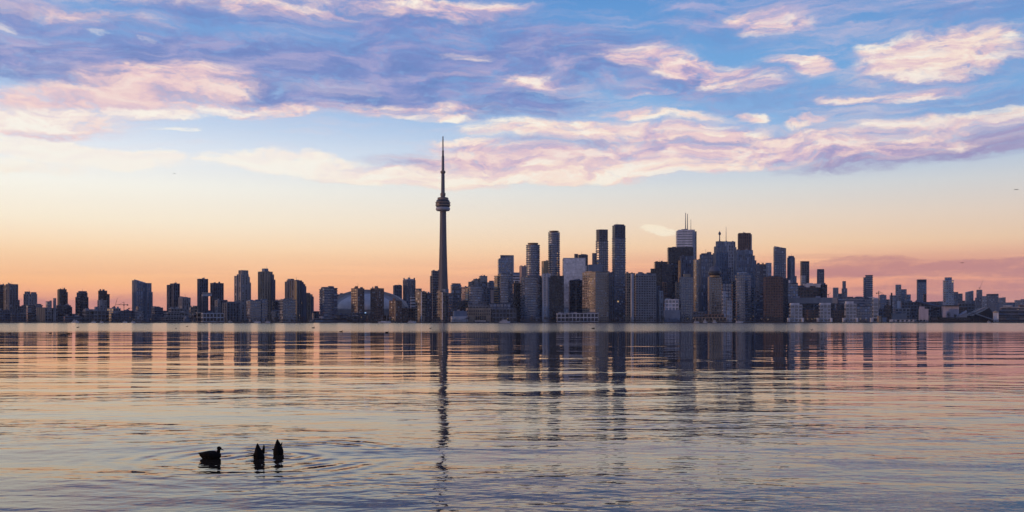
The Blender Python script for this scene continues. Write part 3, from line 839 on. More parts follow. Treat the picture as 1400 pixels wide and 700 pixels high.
g2 = 'glass towers between the needle tower and the silver slab'
bld('office_tower', 'square glass office tower with a sheared top standing over the curved condos', 2960, .0, 'glass', 'blue', 'blue', [('shaft', 680.4, 702, 349.3, {'slope': -354.5, 'depth': 38}), ('roof_fin', 684, 702.4, 348.9, {'dy': 30, 'depth': 6, 'st': 'plain', 'wall': 'slate'}), ('corner_fin', 700.4, 702.6, 350, {'wall': 'pale', 'st': 'plain', 'dy': -20})], 'tower', g2, False)
bld('condo_tower', 'curved banded condo with sunlit golden strip under the sheared-top office tower', 2530, .2, 'band', 'grey', 'blue', [('shaft', 681, 701, 374.4, {'shape': 'bow'}), ('west_wing', 676, 684, 377, {'wall': 'gold', 'lf': .5}), ('penthouse', 683, 697, 373)], 'tower', g2)  # gold on the west wing paints the low sun's glint
bld('office_block', 'pale block with a dark top band wedged between two curved condos', 2700, .0, 'ribbon', 'pale', 'dark', [('shaft', 698, 710.4, 376), ('crown', 698, 710.6, 372.8, {'wall': 'blue', 'st': 'plain'})], 'building')
bld('condo_tower', 'narrow near-black slab between the two big curved banded condos', 2600, .0, 'glass', 'black', 'dark', [('shaft', 701, 712.6, 387.2), ('crown', 703, 709, 383, {'wall': 'pale', 'dy': 20})], 'tower')
bld('office_tower', 'pink-lit plain tower behind the shorter of the two round towers', 3060, .3, 'plain', 'pink', 'grey', [('shaft', 710, 721, 364)], 'tower')  # pink light is put into the wall colour
gr = 'two round glass towers with disc roofs'
for x0, x1, yt, c0, c1, yc, yy, lb in ((719.6, 737.8, 335, 721.4, 736.2, 332.2, 2800, 'shorter round glass tower with a thin disc roof'), (749.8, 765.2, 318, 750.6, 764.4, 315.4, 2810, 'taller round glass tower with a thin disc roof')):
    r_ = bld('round_tower', lb, yy, .0, 'band', 'slate', 'blue', [('shaft', x0, x1, yt, {'shape': 'round'}), ('crown_drum', x0 + 2.4, x1 - 2.4, yt - 1.6, {'shape': 'round', 'wall': 'gold', 'st': 'plain'})], 'tower', gr, False)
    q = MB()
    zz = zof(yc, yy) - GROUND
    hw = (c1 - c0) / 2 * yy / F
    q.lathe([(hw * .6, zz - 3), (hw, zz - 1.6), (hw, zz - .2), (hw * .5, zz)], 24)
    q.build('disc_roof', 'black', r_)
    q = MB()
    zz = zof(yt + 6, yy) - GROUND
    q.lathe([(hw * 1.075, zz - 8), (hw * 1.09, zz - 8), (hw * 1.09, zz + 6), (hw * 1.075, zz + 6)], 24)
    q.build('gold_collar', 'podtan', r_)
bld('condo_tower', 'wide curved banded condo in front of the shorter round tower', 2510, .12, 'band', 'grey', 'blue', [('shaft', 714, 742.6, 379, {'shape': 'bow'}), ('west_wing', 711.8, 718, 383.2), ('crown', 719, 740, 376.8, {}), ('pink_house', 722, 728.4, 374.2, {'wall': 'pink', 'st': 'plain'})], 'tower', g2)
bld('office_tower', 'orange-lit plain block peeping out west of the taller round tower', 3080, .3, 'plain', 'gold', 'grey', [('shaft', 740.4, 750.5, 357)], 'tower')  # gold wall colour carries the orange sunset light
bld('condo_tower', 'dark tower with a white-striped west front below the taller round tower', 2490, .0, 'glass', 'black', 'dark', [('shaft', 751, 771, 377.4), ('striped_wing', 741.6, 752.4, 374.2, {'wall': 'pale', 'st': 'stripe', 'gl': 'grey'}), ('striped_wing', 749, 754, 379, {'wall': 'blue', 'st': 'stripe', 'dy': -10})], 'tower')
bld('office_tower', 'broad silver glass slab mirroring the pale sky', 2720, .0, 'glass', 'pale', 'silver', [('shaft', 769, 800.4, 353.2), ('east_wing', 799, 803.6, 362.4, {'wall': 'slate'})], 'tower', g2, False)
bld('office_tower', 'dark plant-room tower tops showing above the silver slab', 3050, .1, 'glass', 'slate', 'dark', [('shaft', 790.6, 803.8, 348.3), ('wing', 785, 790.4, 347.2), ('penthouse', 794, 802, 347.6)], 'tower')
bld('office_block', 'navy glass block set before the silver slab', 2560, .0, 'glass', 'navy', 'dark', [('shaft', 777.6, 797.4, 383.3, {'shape': 'bow'})], 'building')
bld('office_block', 'plain grey block right of the silver slab under the dark-crowned round tower', 2700, .0, 'plain', 'blue', 'grey', [('shaft', 803.4, 823, 362.2), ('penthouse', 816.8, 821.2, 360.8)], 'building')
bld('residential_tower', 'wide tan gridded tower block with two faces by the twin dark-crowned towers', 2480, .5, 'grid', 'tan', 'grey', [('shaft', 796.2, 832, 372.4), ('penthouse', 799, 820, 371)], 'tower', None, True)
gd = 'two tall balconied towers with unfinished dark crowns'
r_ = bld('condo_tower', 'rounded tower with an unfinished dark crown, shorter of that pair', 2760, .0, 'bal', 'slate', 'blue', [('shaft', 814.8, 831.2, 330, {'shape': 'cham'}), ('crown', 815, 831, 314.4, {'st': 'bare', 'wall': 'slate', 'gl': 'dark', 'shape': 'cham'}), ('side_tower', 810, 816, 346.2, {'st': 'fins', 'dy': 20})], 'tower', gd, False)
bld('condo_tower', 'tallest balconied tower with an unfinished dark crown, right of its shorter pair', 2700, .2, 'bal', 'slate', 'blue', [('shaft', 837.4, 854.8, 326), ('crown', 837.2, 855, 308.6, {'st': 'bare', 'gl': 'dark'}), ('penthouse', 839.6, 853.4, 307, {'st': 'bare', 'gl': 'dark'})], 'tower', gd)
bld('office_block', 'dark narrow block between the tan gridded tower and the tallest balconied tower', 2620, .0, 'fins', 'slate', 'dark', [('shaft', 830, 840.4, 372.4), ('wing', 826, 833, 376, {})], 'building')
bld('arcade_building', 'low white-framed arcade building along the quay under the tan gridded tower', 2390, .0, 'frame', 'pale', 'dark', [('shaft', 776, 818, 428), ('wing', 760.4, 778, 428.6, {'dy': -6})], 'building')
bld('hotel_complex', 'grey hotel complex with dark windows and a pale pier, east of the balconied towers', 2470, .08, 'grid', 'concrete', 'dark', [('shaft', 867, 897, 376.2), ('west_wing', 854.6, 868.4, 373.3, {'wall': 'tan', 'dy': -4}), ('pale_pier', 862.2, 866.4, 374.4, {'wall': 'pale', 'st': 'plain', 'dy': -22}),
    ('upper_floor', 869, 897.2, 374, {'wall': 'concrete', 'st': 'plain', 'dy': 4}), ('plant_room', 874, 881.4, 377, {'wall': 'black', 'st': 'plain', 'dy': -8})], 'building')

g3 = 'bank towers of the business district'
bld('office_tower', 'black flat-topped office slab in front of the white tower with masts', 2900, .0, 'glass', 'black', 'dark', [('shaft', 912, 948, 338.8)], 'tower', g3)
bld('office_tower', 'black stepped office block on the west flank of the black flat-topped slab', 2860, .0, 'glass', 'black', 'dark', [('shaft', 894, 913, 358.3), ('setback', 889, 897, 367.4), ('wing', 904, 930, 362, {'dy': -20, 'wall': 'navy'})], 'tower', g3)
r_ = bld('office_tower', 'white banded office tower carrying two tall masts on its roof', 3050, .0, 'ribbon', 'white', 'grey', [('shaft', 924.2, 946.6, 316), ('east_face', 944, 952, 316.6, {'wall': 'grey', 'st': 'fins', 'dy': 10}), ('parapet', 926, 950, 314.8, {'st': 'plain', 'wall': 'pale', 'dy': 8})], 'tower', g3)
for mx, mt in ((937.3, 291), (939.9, 292.4), (944.6, 300)):
    a, b2 = wpt(mx, 315.4, 3060), wpt(mx, mt, 3060)
    q = MB()
    q.bar(a - r_.location, b2 - r_.location, 1.5 if mx < 944 else .9, 6, .9 if mx < 944 else .5)
    q.build('roof_mast', 'mast', r_)
bld('office_tower', 'glass slab with a sunlit golden west edge before the black flat-topped slab', 2720, .08, 'fins', 'slate', 'blue', [('shaft', 930, 947.6, 350), ('sunset_glint_edge', 928, 931, 356.2, {'wall': 'gold', 'st': 'stripe', 'lf': .5})], 'tower', g3)  # gold edge paints sunset reflected at the west corner
bld('office_tower', 'narrow golden slab catching the sunset below the white masted tower', 2960, .6, 'glass', 'gold', 'grey', [('shaft', 947, 955.4, 355)], 'tower', g3, False)  # sunset on this slab is painted as gold wall colour
bld('hotel_tower', 'beige gridded hotel tower with a box on top before the golden-edged slab', 2500, .12, 'grid', 'concrete', 'grey', [('shaft', 928.6, 947.6, 379), ('crown', 934, 944, 374.8, {'wall': 'tan', 'st': 'plain'}), ('west_wing', 923, 930, 386, {'wall': 'tan', 'dy': 30})], 'tower')
bld('office_block', 'low white modern block with dark windows west of the beige hotel', 2480, .0, 'frame', 'white', 'blue', [('shaft', 908, 928, 409.4), ('podium', 906.6, 930, 424, {'wall': 'blue', 'st': 'plain', 'dy': -12})], 'building')
bld('condo_tower', 'thin pale slab tower at the east end of the grey hotel complex', 2560, .3, 'fins', 'pale', 'grey', [('shaft', 901.4, 906, 397.6), ('wing', 896.4, 902, 391, {'wall': 'slate', 'dy': 14})], 'tower')
bld('condo_tower', 'brown narrow tower in the shade of the black office slabs', 2600, .3, 'grid', 'brick', 'dark', [('shaft', 905.6, 912, 386)], 'tower')
bld('condo_tower', 'blue fin-fronted tower with small roof bumps next to the spired stepped tower', 2640, .1, 'fins', 'slate', 'blue', [('shaft', 957, 974.4, 348), ('crown', 959, 966, 346.4, {}), ('crown', 967, 972, 344.6, {}), ('west_wing', 955.4, 960, 354, {})], 'tower')

# hotel with a revolving restaurant
r_ = bld('hotel_tower', 'beige hotel slab topped by a dark round revolving restaurant', 2490, .1, 'grid', 'tan', 'grey', [('shaft', 967.6, 986.8, 378.5)], 'tower', None, False)
cx_, cz_ = wpt(977.4, 378, 2490).x - r_.location.x, zof(378, 2490) - GROUND
u = 2490 / F
for nm, mt, pr in (('restaurant_base', 'gold', [(6.6, -.6), (6.6, 1.2)]), ('restaurant_ring', 'poddark', [(6.8, 1.2), (8.4, 3), (8.6, 5), (8.2, 7)]), ('restaurant_cap', 'slate', [(8.0, 7), (7.6, 9), (6.6, 11), (5.4, 12.4), (5.2, 13.6), (3.6, 13.8), (3.4, 14.2), (0.4, 14.3)])):  # gold base colour paints in the lit band under the ring
    q = MB()
    q.lathe([(a * u, b * u) for a, b in pr], 22, (cx_, 0, cz_))
    q.build(nm, mt, r_)

r_ = bld('office_tower', 'stepped grey tower ending in a spire with a bulb', 2880, .2, 'fins', 'blue', 'grey',
         [('shaft', 979, 990.4, 330), ('setback', 976.6, 993, 337), ('setback', 975, 995.2, 346), ('setback', 974.2, 998.4, 366)], 'tower', g3, False)
p = wpt(983.9, 330, 2880) - r_.location
q = MB()
u = 2880 / F
q.lathe([(1.1 * u, -1), (.7 * u, 3 * u), (.65 * u, 8.4 * u), (1.5 * u, 9.2 * u), (1.9 * u, 10.8 * u), (1.4 * u, 12 * u), (.5 * u, 13 * u), (.15 * u, 14.6 * u)], 12, p)
q.build('spire', 'slate', r_)
r_ = bld('office_tower', 'pale marble tower with a thin mast behind the spired stepped tower', 3080, .1, 'fins', 'white', 'grey', [('shaft', 990, 1005, 330.3), ('east_face', 1002, 1006.4, 338, {'wall': 'pale'})], 'tower', g3)
q = MB()
q.bar(wpt(992.7, 331, 3080) - r_.location, wpt(992.7, 310, 3080) - r_.location, 1.1, 6, .5)
q.build('roof_mast', 'mast', r_)
r_ = bld('office_tower', 'red-brown granite tower with a pale east edge, highest of the bank towers there', 3040, .0, 'fins', 'rust', 'dark', [('shaft', 1009, 1026, 319.2), ('east_edge', 1025, 1028, 320.4, {'wall': 'pale', 'st': 'plain'})], 'tower', g3)
q = MB()
q.bar(wpt(1016.5, 320, 3040) - r_.location, wpt(1016.5, 316.8, 3040) - r_.location, 1.2, 6, .7)
q.build('roof_mast', 'mast', r_)
bld('office_tower', 'broad blue-grey tower stepping down on both sides before the granite tower', 2830, .1, 'fins', 'blue', 'blue', [('shaft', 1017, 1029, 342), ('twin_shaft', 1005.6, 1016.6, 342.4), ('setback', 1014, 1031.4, 349.4), ('setback', 1004, 1033.6, 356)], 'tower', g3)
bld('condo_tower', 'rounded grey condo pair with pale stepped crowns before the broad blue-grey tower', 2500, .12, 'bal', 'blue', 'grey', [('shaft', 1005, 1026.4, 375.4, {'shape': 'bow'}), ('crown', 1008, 1020.6, 372.2, {'wall': 'pale'}), ('west_wing', 1000, 1009, 384, {'wall': 'slate', 'gl': 'dark', 'dy': 12}), ('crown', 1014, 1023, 373.6, {'wall': 'blue'}), ('east_wing', 1022, 1031, 392, {'dy': 20})], 'tower')
bld('condo_tower', 'white-mullioned low glass condo between the revolving restaurant hotel and the rounded pair', 2450, .1, 'frame', 'pale', 'blue', [('shaft', 987, 992.4, 398.4), ('east_wing', 992, 1001, 411, {}), ('east_wing', 986, 1000, 387, {'dy': 50, 'wall': 'slate'})], 'tower')
bld('office_tower', 'blue glass box tower with floor bands west of the rust-brown block', 2760, .05, 'band', 'slate', 'blue', [('shaft', 1033.4, 1047, 361.2)], 'tower', g3)
bld('office_tower', 'pale octagonal tower peeking between the blue box tower and the slanted-roof tower', 2860, .3, 'fins', 'pale', 'blue', [('shaft', 1047, 1054.4, 359.4, {'shape': 'cham'})], 'tower', g3)
bld('office_tower', 'blue glass tower with a roof slanting down to the east', 2700, .0, 'grid', 'slate', 'blue', [('shaft', 1057.4, 1074.8, 337, {'slope': 340.6, 'lit': 0, 'depth': 34})], 'tower', g3)
bld('condo_tower', 'slender round-topped tower right of the slanted-roof tower', 2720, .1, 'fins', 'blue', 'blue', [('shaft', 1076.6, 1086.4, 352.4, {'shape': 'round'}), ('crown', 1078, 1085, 350, {'shape': 'round'}), ('side_block', 1085, 1088.6, 377.4, {})], 'tower', g3)
bld('office_block', 'rust-brown office block with a dark east side on the quay', 2440, .0, 'grid', 'rust', 'dark', [('shaft', 1043.6, 1070.6, 379.2, {'depth': 60}), ('east_side', 1069, 1077.6, 380.4, {'wall': 'navy', 'gl': 'dark', 'dy': 26, 'lit': .002}), ('parapet', 1048, 1064, 377.8, {'wall': 'black', 'st': 'plain', 'dy': 6})], 'building')
r_ = bld('tower_under_construction', 'half-clad tower under construction with a dark bare top', 2860, .1, 'bare', 'grey', 'dark', [('shaft', 1095, 1106, 360.4, {}), ('cladding', 1094.6, 1101, 377, {'wall': 'pale', 'gl': 'grey', 'dy': -14}), ('crown', 1094.2, 1106.4, 357.2, {'wall': 'navy', 'gl': 'dark'})], 'tower')
bld('condo_tower', 'small grey tower with a flared cap, last of the business district', 2940, .1, 'fins', 'slate', 'grey', [('shaft', 1117.4, 1126.4, 370.5), ('crown', 1116.8, 1126.8, 368, {'st': 'plain'})], 'tower')
bld('office_block', 'dark blue mid-rise beside the rust-brown block, below the round-topped tower', 2560, .0, 'glass', 'navy', 'blue', [('shaft', 1076, 1091, 387), ('penthouse', 1078, 1080.6, 383, {'wall': 'white', 'st': 'plain'})], 'building')
bld('warehouse', 'wide brown brick warehouse behind the long raised slab', 2580, .1, 'grid2', 'brick', 'dark', [('shaft', 1087, 1124, 393), ('upper_floor', 1088, 1100, 390.4, {}), ('upper_floor', 1107, 1115, 391, {})], 'building')
bld('office_block', 'pale roofed long hall above the brown brick warehouse', 2680, .0, 'plain', 'pale', 'grey', [('shaft', 1097, 1122.4, 388.4), ('penthouse', 1102, 1112, 387.4)], 'building')
bld('office_block', 'dark blue glass cube at the east end of the brown brick warehouse', 2570, .3, 'glass', 'navy', 'dark', [('shaft', 1121.8, 1131, 389)], 'building')

# ---- east bayfront
r_ = bld('raised_slab', 'long pale concrete slab building raised above the white gridded condos', 2460, .0, 'plain', 'concrete', 'grey', [('slab', 1074, 1145, 407.2, {'ybase': 415, 'depth': 34}), ('under_storey', 1080, 1141, 414.8, {'wall': 'navy', 'st': 'ribbon', 'gl': 'dark', 'depth': 24, 'dy': 4}),
    ('roof_light', 1087.6, 1093.4, 405.2, {'wall': 'shed', 'ybase': 407.4}), ('roof_light', 1115.2, 1121.6, 405.2, {'wall': 'shed', 'ybase': 407.4})], 'building', None, False)
ge = 'white gridded condos on the east quay'
for x0, x1, yt, cap, lb in ((1079, 1097, 416.4, (1079.6, 1093, 414.4), 'white gridded quay condo next to the rust-brown block'), (1119, 1136, 416, (1120, 1136, 414.2), 'white gridded quay condo under the east end of the raised slab'),
                            (1154.4, 1171, 415, (1155.4, 1167, 412), 'white gridded quay condo with a stepped roof cap, between blue-glass blocks'), (1192.4, 1201, 408, (1193, 1200, 407), 'narrow white-framed quay condo, last before the chimney')):
    bld('quay_condo', lb, 2400, .1, 'frame', 'pale', 'grey', [('shaft', x0, x1, yt), ('crown', cap[0], cap[1], cap[2], {'wall': 'white', 'st': 'plain'}), ('corner_plinth', x0 - 3, x0 + 1.5, 434.6, {'wall': 'white', 'st': 'plain', 'dy': -8}), ('corner_plinth', x1 - 1.6, x1 + 2, 434.6, {'wall': 'white', 'st': 'plain', 'dy': -8})], 'building', ge, False)
bld('low_block', 'low brown block with shops between the first two white gridded condos', 2430, .0, 'grid2', 'brick', 'dark', [('shaft', 1097, 1119, 423.6), ('glass_end', 1110, 1120, 418, {'wall': 'navy', 'st': 'glass', 'dy': 8})], 'building')
bld('low_block', 'low brown block between the second and the cap-roofed white gridded condos', 2430, .0, 'grid', 'brick', 'dark', [('shaft', 1136, 1155, 424.4), ('glass_end', 1143, 1156, 415.4, {'wall': 'navy', 'st': 'glass', 'dy': 10})], 'building')
bld('office_block', 'dark glass office block between the cap-roofed and the narrow quay condos', 2430, .0, 'glass', 'navy', 'blue', [('shaft', 1170, 1193, 418.2), ('brown_end', 1170, 1177, 417.4, {'wall': 'brick', 'st': 'grid', 'dy': -8})], 'building')
bld('office_block', 'long blue office slab behind the east quay condos', 2560, .0, 'ribbon', 'slate', 'blue', [('shaft', 1144.6, 1182, 407.4), ('east_block', 1180, 1196, 407.8, {'wall': 'navy', 'st': 'glass'}), ('penthouse', 1170, 1175, 405.8), ('penthouse', 1188, 1195, 406.4, {'wall': 'pale'})], 'building')
gf = 'far blue towers east of the business district'
bld('condo_tower', 'far grey tower with a plain flat top before the stepped far tower', 3500, .0, 'fins', 'blue', 'blue', [('shaft', 1139, 1146, 393.3), ('wing', 1145, 1152, 401.4)], 'tower', gf, False)
bld('condo_tower', 'far stepped tower with a narrow upper shaft above the long blue slab', 3480, .0, 'fins', 'slate', 'blue', [('shaft', 1151, 1158, 394.3), ('upper_shaft', 1152, 1156.2, 384.4)], 'tower', gf, False)
bld('condo_tower', 'wide dark far tower with a small west shoulder above the dark glass office block', 3000, .0, 'band', 'slate', 'blue', [('shaft', 1183, 1193, 376.2), ('shoulder', 1180.4, 1185, 379.4)], 'tower', gf, False)
bld('condo_tower', 'squat far block beside the eastern hammerhead crane', 3300, .0, 'grid2', 'blue', 'blue', [('shaft', 1202, 1212, 403.4), ('penthouse', 1204, 1209, 402.6)], 'tower', gf, False)
bld('condo_tower', 'far twin-height block with a thin aerial behind the chimney', 3600, .0, 'grid2', 'blue', 'blue', [('shaft', 1224, 1232.2, 389.2), ('wing', 1231.6, 1239.6, 395.5), ('low_wing', 1239, 1245.2, 402.6), ('low_wing', 1216, 1224.6, 403.8)], 'tower', gf, False)
bld('condo_tower', 'lone dark-capped slab tower above the white silo building', 3200, .0, 'grid', 'blue', 'blue', [('shaft', 1253.4, 1266.6, 386.4), ('cap', 1253.2, 1266.8, 382.2, {'wall': 'navy', 'st': 'plain'})], 'tower', gf, False)
bld('condo_tower', 'curved tower with jagged balcony tips rising over the lilac shed', 3000, .0, 'bal', 'pale', 'blue', [('shaft', 1289.4, 1303.6, 383.4, {'shape': 'cham'}), ('crown', 1291.4, 1301.4, 379.4, {'st': 'grid', 'shape': 'cham', 'wall': 'blue'})], 'tower', gf, False)
bld('condo_tower', 'dark far block joined to the east of the jagged-balcony tower', 3300, .0, 'fins', 'slate', 'blue', [('shaft', 1303, 1309.6, 399.2), ('wing', 1309, 1315.6, 401.4)], 'tower', gf, False)
bld('condo_tower', 'pale far block with a roof rising eastward, alone beyond the jagged-balcony tower', 3700, .0, 'fins', 'blue', 'grey', [('shaft', 1320, 1330.6, 397.2, {'slope': -400})], 'tower', gf, False)
bld('condo_tower', 'far tower with a luffing crane on its roof', 3600, .0, 'grid', 'slate', 'blue', [('shaft', 1334.8, 1343, 396.3), ('wing', 1333, 1346, 407)], 'tower', gf, False)
bld('condo_tower', 'broad dark-topped far block right of the crane-topped tower', 3500, .0, 'grid', 'slate', 'blue', [('shaft', 1348.6, 1365, 404), ('cap', 1348.4, 1365.2, 402, {'wall': 'navy', 'st': 'plain'}), ('wing', 1342.4, 1349.4, 404.8, {'wall': 'blue'})], 'tower', gf, False)
bld('low_block', 'far small block with a pinkish east end beyond the broad dark-topped block', 3800, .0, 'grid', 'blue', 'grey', [('shaft', 1365, 1371.5, 407), ('pink_end', 1370.4, 1375, 406.4, {'wall': 'pink'})], 'building', None, False)
bld('low_block', 'long far low block over the striped waterfront depot', 3700, .0, 'ribbon', 'blue', 'blue', [('shaft', 1362, 1388, 413.6)], 'building', None, False)
bld('low_block', 'far block at the eastern edge of the picture with a stepped roof', 3600, .0, 'grid2', 'blue', 'grey', [('shaft', 1386.8, 1408, 410.4), ('penthouse', 1395, 1408, 409)], 'building', None, False)

# ------------------------------------------------------------------ the needle tower
TY = 2900.0
u = TY / F
base = Vector(((605.6 - CX) * u, TY, GROUND))
ct = empty('observation_tower', base, 'immensely tall concrete needle tower with a round pod and a long mast', 'tower')
zt_ = lambda py: zof(py, TY) - GROUND


def tri(wid, z, arm=.32, rot=R(28)):
    """three-armed plan of the shaft: hexagonal core with three tapering legs"""
    pts = []
    for k in range(3):
        a = rot + k * 2 * math.pi / 3
        for da, rr in ((-.30, .62), (-.17, 1.0), (.17, 1.0), (.30, .62)):
            pts.append((wid / 2 * 1.08 * rr * math.cos(a + da), wid / 2 * 1.08 * rr * math.sin(a + da), z))
    return pts


q = MB()
q.rings([tri(wd * u, zt_(py)) for wd, py in ((19, 441), (16.6, 425), (14.6, 404), (13, 388), (11.6, 370), (10.4, 348), (9.4, 325), (8.7, 305), (8.3, 286))])
q.build('shaft', 'tower', ct)


def ring(name, mat, prof, n=32):
    m_ = MB()
    m_.lathe([(wd / 2 * u, zt_(py)) for wd, py in prof], n)
    return m_.build(name, mat, ct)


ring('radome', 'radome', [(13, 288.6), (17.4, 288.2), (19.4, 287), (19.8, 285.6), (19.2, 284.2), (16.5, 283.3)])
ring('lower_deck', 'poddark', [(16, 283.4), (18.6, 283), (19.6, 282), (19.6, 281.2)])
ring('deck_rim', 'podtan', [(19.7, 281.3), (20.9, 281), (20.9, 280.2), (19.9, 280)])
ring('restaurant_deck', 'poddark', [(19.6, 280.1), (19.8, 278.6), (19.2, 277.8)])
ring('upper_rim', 'podtan', [(19.4, 278), (20.6, 277.6), (20.6, 276.7), (19, 276.4)])
ring('upper_deck', 'poddark', [(18.8, 276.6), (18.2, 274.4), (16.6, 273.6), (15.4, 273.2)])
ring('pod_roof', 'podtan', [(15.2, 273.4), (15.0, 271), (13.6, 270.2), (7, 269.8)])
ring('upper_shaft', 'tower', [(6.4, 270.4), (6.2, 268.4), (5.2, 268), (4.9, 250), (4.5, 236)], 12)
ring('sky_pod_base', 'podtan', [(5.2, 268.6), (7.1, 267.6), (7.3, 265.2), (6.8, 264), (5, 263.4)], 20)
ring('sky_pod', 'podtan', [(4.6, 237.4), (6.9, 236.2), (7.1, 234.8), (6.2, 233.8), (4, 233.2)], 20)
ring('mast_lower', 'mast', [(3.9, 234), (3.6, 214.6)], 10)
ring('mast_collar', 'poddark', [(3.5, 215), (3.7, 214.2), (3.3, 213.4)], 10)
ring('mast_middle', 'mast', [(2.9, 214), (2.6, 207)], 10)
ring('mast_joint', 'poddark', [(2.9, 207.4), (2.9, 206.4), (1.9, 205.9)], 10)
ring('mast_upper', 'mast', [(1.9, 206.4), (1.7, 194), (1.5, 187), (.6, 186)], 8)

# ------------------------------------------------------------------ industrial east end
r_ = empty('brick_chimney', Vector((wpt(1219, 439, 2520).x, 2520, GROUND)), 'tall dark factory chimney standing alone on the east shore', 'chimney')
q = MB()
v = 2520 / F
q.lathe([(1.15 * v, -1), (.85 * v, 37.5 * v)], 14)
q.build('stack', 'black', r_)
q = MB()
q.lathe([(.98 * v, 36.6 * v), (1.05 * v, 37 * v), (1.0 * v, 39.6 * v), (.6 * v, 39.8 * v)], 14)
q.build('stack_cap', 'black', r_)
bld('silo_building', 'white box-like silo building with a roof box, east of the chimney', 2400, .0, 'plain', 'shed', 'grey', [('shaft', 1256, 1269.4, 422.4), ('penthouse', 1256.6, 1264, 419.2), ('annex', 1269, 1271.4, 431.4, {'wall': 'tan'})], 'building', None, False)
bld('factory_shed', 'lilac-white factory shed with a dark roof line and window rows', 2440, .0, 'plain', 'shed', 'dark', [('shaft', 1287, 1311, 418.6), ('roof_edge', 1286.6, 1311.4, 417.6, {'wall': 'black', 'ybase': 418.8, 'dy': -5}), ('penthouse', 1289, 1293, 414, {}), ('window_row', 1297, 1308, 421.2, {'wall': 'black', 'ybase': 422.4, 'dy': -21, 'depth': 2}), ('window_row', 1297, 1308, 425.2, {'wall': 'black', 'ybase': 426.4, 'dy': -22, 'depth': 2})], 'building', None, False)
bld('factory_block', 'tan-brown mottled factory block just west of the chimney', 2480, .1, 'grid2', 'brick', 'dark', [('shaft', 1209, 1218, 417.4), ('wing', 1201, 1211, 422, {'wall': 'slate'})], 'building', None, False)
bld('factory_block', 'pale refinery block with clustered tanks and vents east of the chimney', 2500, .0, 'grid2', 'concrete', 'dark', [('shaft', 1222, 1244, 421.6, {}), ('tank_house', 1226, 1231.4, 411.4, {'wall': 'pale', 'shape': 'round', 'st': 'plain'}), ('rear_hall', 1231, 1258, 412.8, {'wall': 'grey', 'dy': 40}), ('low_hall', 1218, 1240, 428.4, {'wall': 'concrete', 'dy': -20, 'st': 'plain'}), ('low_hall', 1240, 1256, 430, {'wall': 'grey', 'dy': -16})], 'building')
bld('kiosk_block', 'small tan kiosk block on the quay west of the chimney', 2372, .3, 'plain', 'tan', 'grey', [('shaft', 1199, 1205, 432), ('wing', 1204, 1212, 434, {'wall': 'blue'})], 'building', None, False)
bld('boat_shed', 'row of low white sheds by the water east of the chimney', 2366, .0, 'stripe', 'pale', 'dark', [('shaft', 1223, 1249, 437), ('end_shed', 1216, 1221, 436.8, {'st': 'plain'})], 'building', None, False)
bld('boat_shed', 'low white shed by the water under the white silo building', 2362, .0, 'stripe', 'pale', 'dark', [('shaft', 1251, 1266, 436.8)], 'building', None, False)

# sugar shed: dark gabled hall with a sloping conveyor
r_ = empty('gabled_hall', Vector((wpt(1343, 439, 2440).x, 2440, GROUND)), 'dark gabled storage hall with pale sloping conveyor galleries', 'building')
q = MB()
k_ = 2440 / F
pr = [(-17, 0), (17.5, 0), (15, 6), (4.5, 20), (-4, 15), (-17, 9)]
q.rings([[(x * k_, -18, z * k_ - 1) for x, z in pr], [(x * k_, 40, z * k_ - 1) for x, z in pr]])
q.build('hall_body', 'black', r_)
for (xa, ya, xb, yb_) in ((1325, 430.5, 1347, 420.2), (1327, 427, 1358.5, 437.6)):
    a, b2 = wpt(xa, ya, 2415), wpt(xb, yb_, 2415)
    q = MB()
    d = b2 - a
    for_ = d.length
    q.bar(a - r_.location, b2 - r_.location, 1.9, 4)
    q.build('conveyor_gallery', 'concrete', r_)
for k in range(6):
    a = wpt(1339 + 2.4 * k, 438, 2420)
    q = MB()
    q.bar(a - r_.location, Vector((a.x, a.y, zof(424 + k * 1.2 if k > 2 else 427 - k, 2420))) - r_.location, .35, 5)
    q.build('wall_rib', 'brick', r_)
r_ = empty('conveyor_bridge', Vector((wpt(1268, 439, 2470).x, 2470, GROUND)), 'dark trestle conveyor sloping down over the refinery yard', 'conveyor')
q = MB()
a, b2 = wpt(1252, 412, 2470), wpt(1289, 421, 2470)
q.bar(a - r_.location, b2 - r_.location, 3.2, 4)
q.build('gallery', 'slate', r_)
q = MB()
a, b2 = wpt(1270, 426.5, 2472), wpt(1289, 418.4, 2472)
q.bar(a - r_.location, b2 - r_.location, 2.2, 4)
q.build('gallery', 'black', r_)
for xx in (1256, 1262, 1268, 1274, 1280, 1286):
    for sgn in (-1, 1):
        q = MB()
        a = wpt(xx, 440, 2470)
        t = wpt(xx, 413 + (xx - 1252) * .24, 2470)
        q.bar(Vector((a.x + sgn * 3, a.y, GROUND - .5)) - r_.location, t - r_.location, .7, 5)
        q.build('trestle_leg', 'black', r_)
bld('factory_block', 'grey-brown stock hall behind the trestle conveyor', 2540, .0, 'grid2', 'grey', 'dark', [('shaft', 1258, 1276, 414), ('tower', 1262, 1266.6, 402, {'wall': 'rust'}), ('wing', 1274, 1290, 420, {})], 'building', None, False)
r_ = bld('gate_tower', 'small white tower with a yellowish domed cap beside the dark gabled hall', 2390, .0, 'plain', 'white', 'grey', [('shaft', 1357.6, 1365.2, 427.6)], 'tower', None, False)
q = MB()
v = 2390 / F
q.lathe([(3.9 * v, 0), (3.4 * v, 1.2 * v), (2.2 * v, 2.2 * v), (.3 * v, 2.8 * v)], 16, (0, 0, zof(427.7, 2390) - GROUND))
q.build('dome_cap', 'gold', r_)
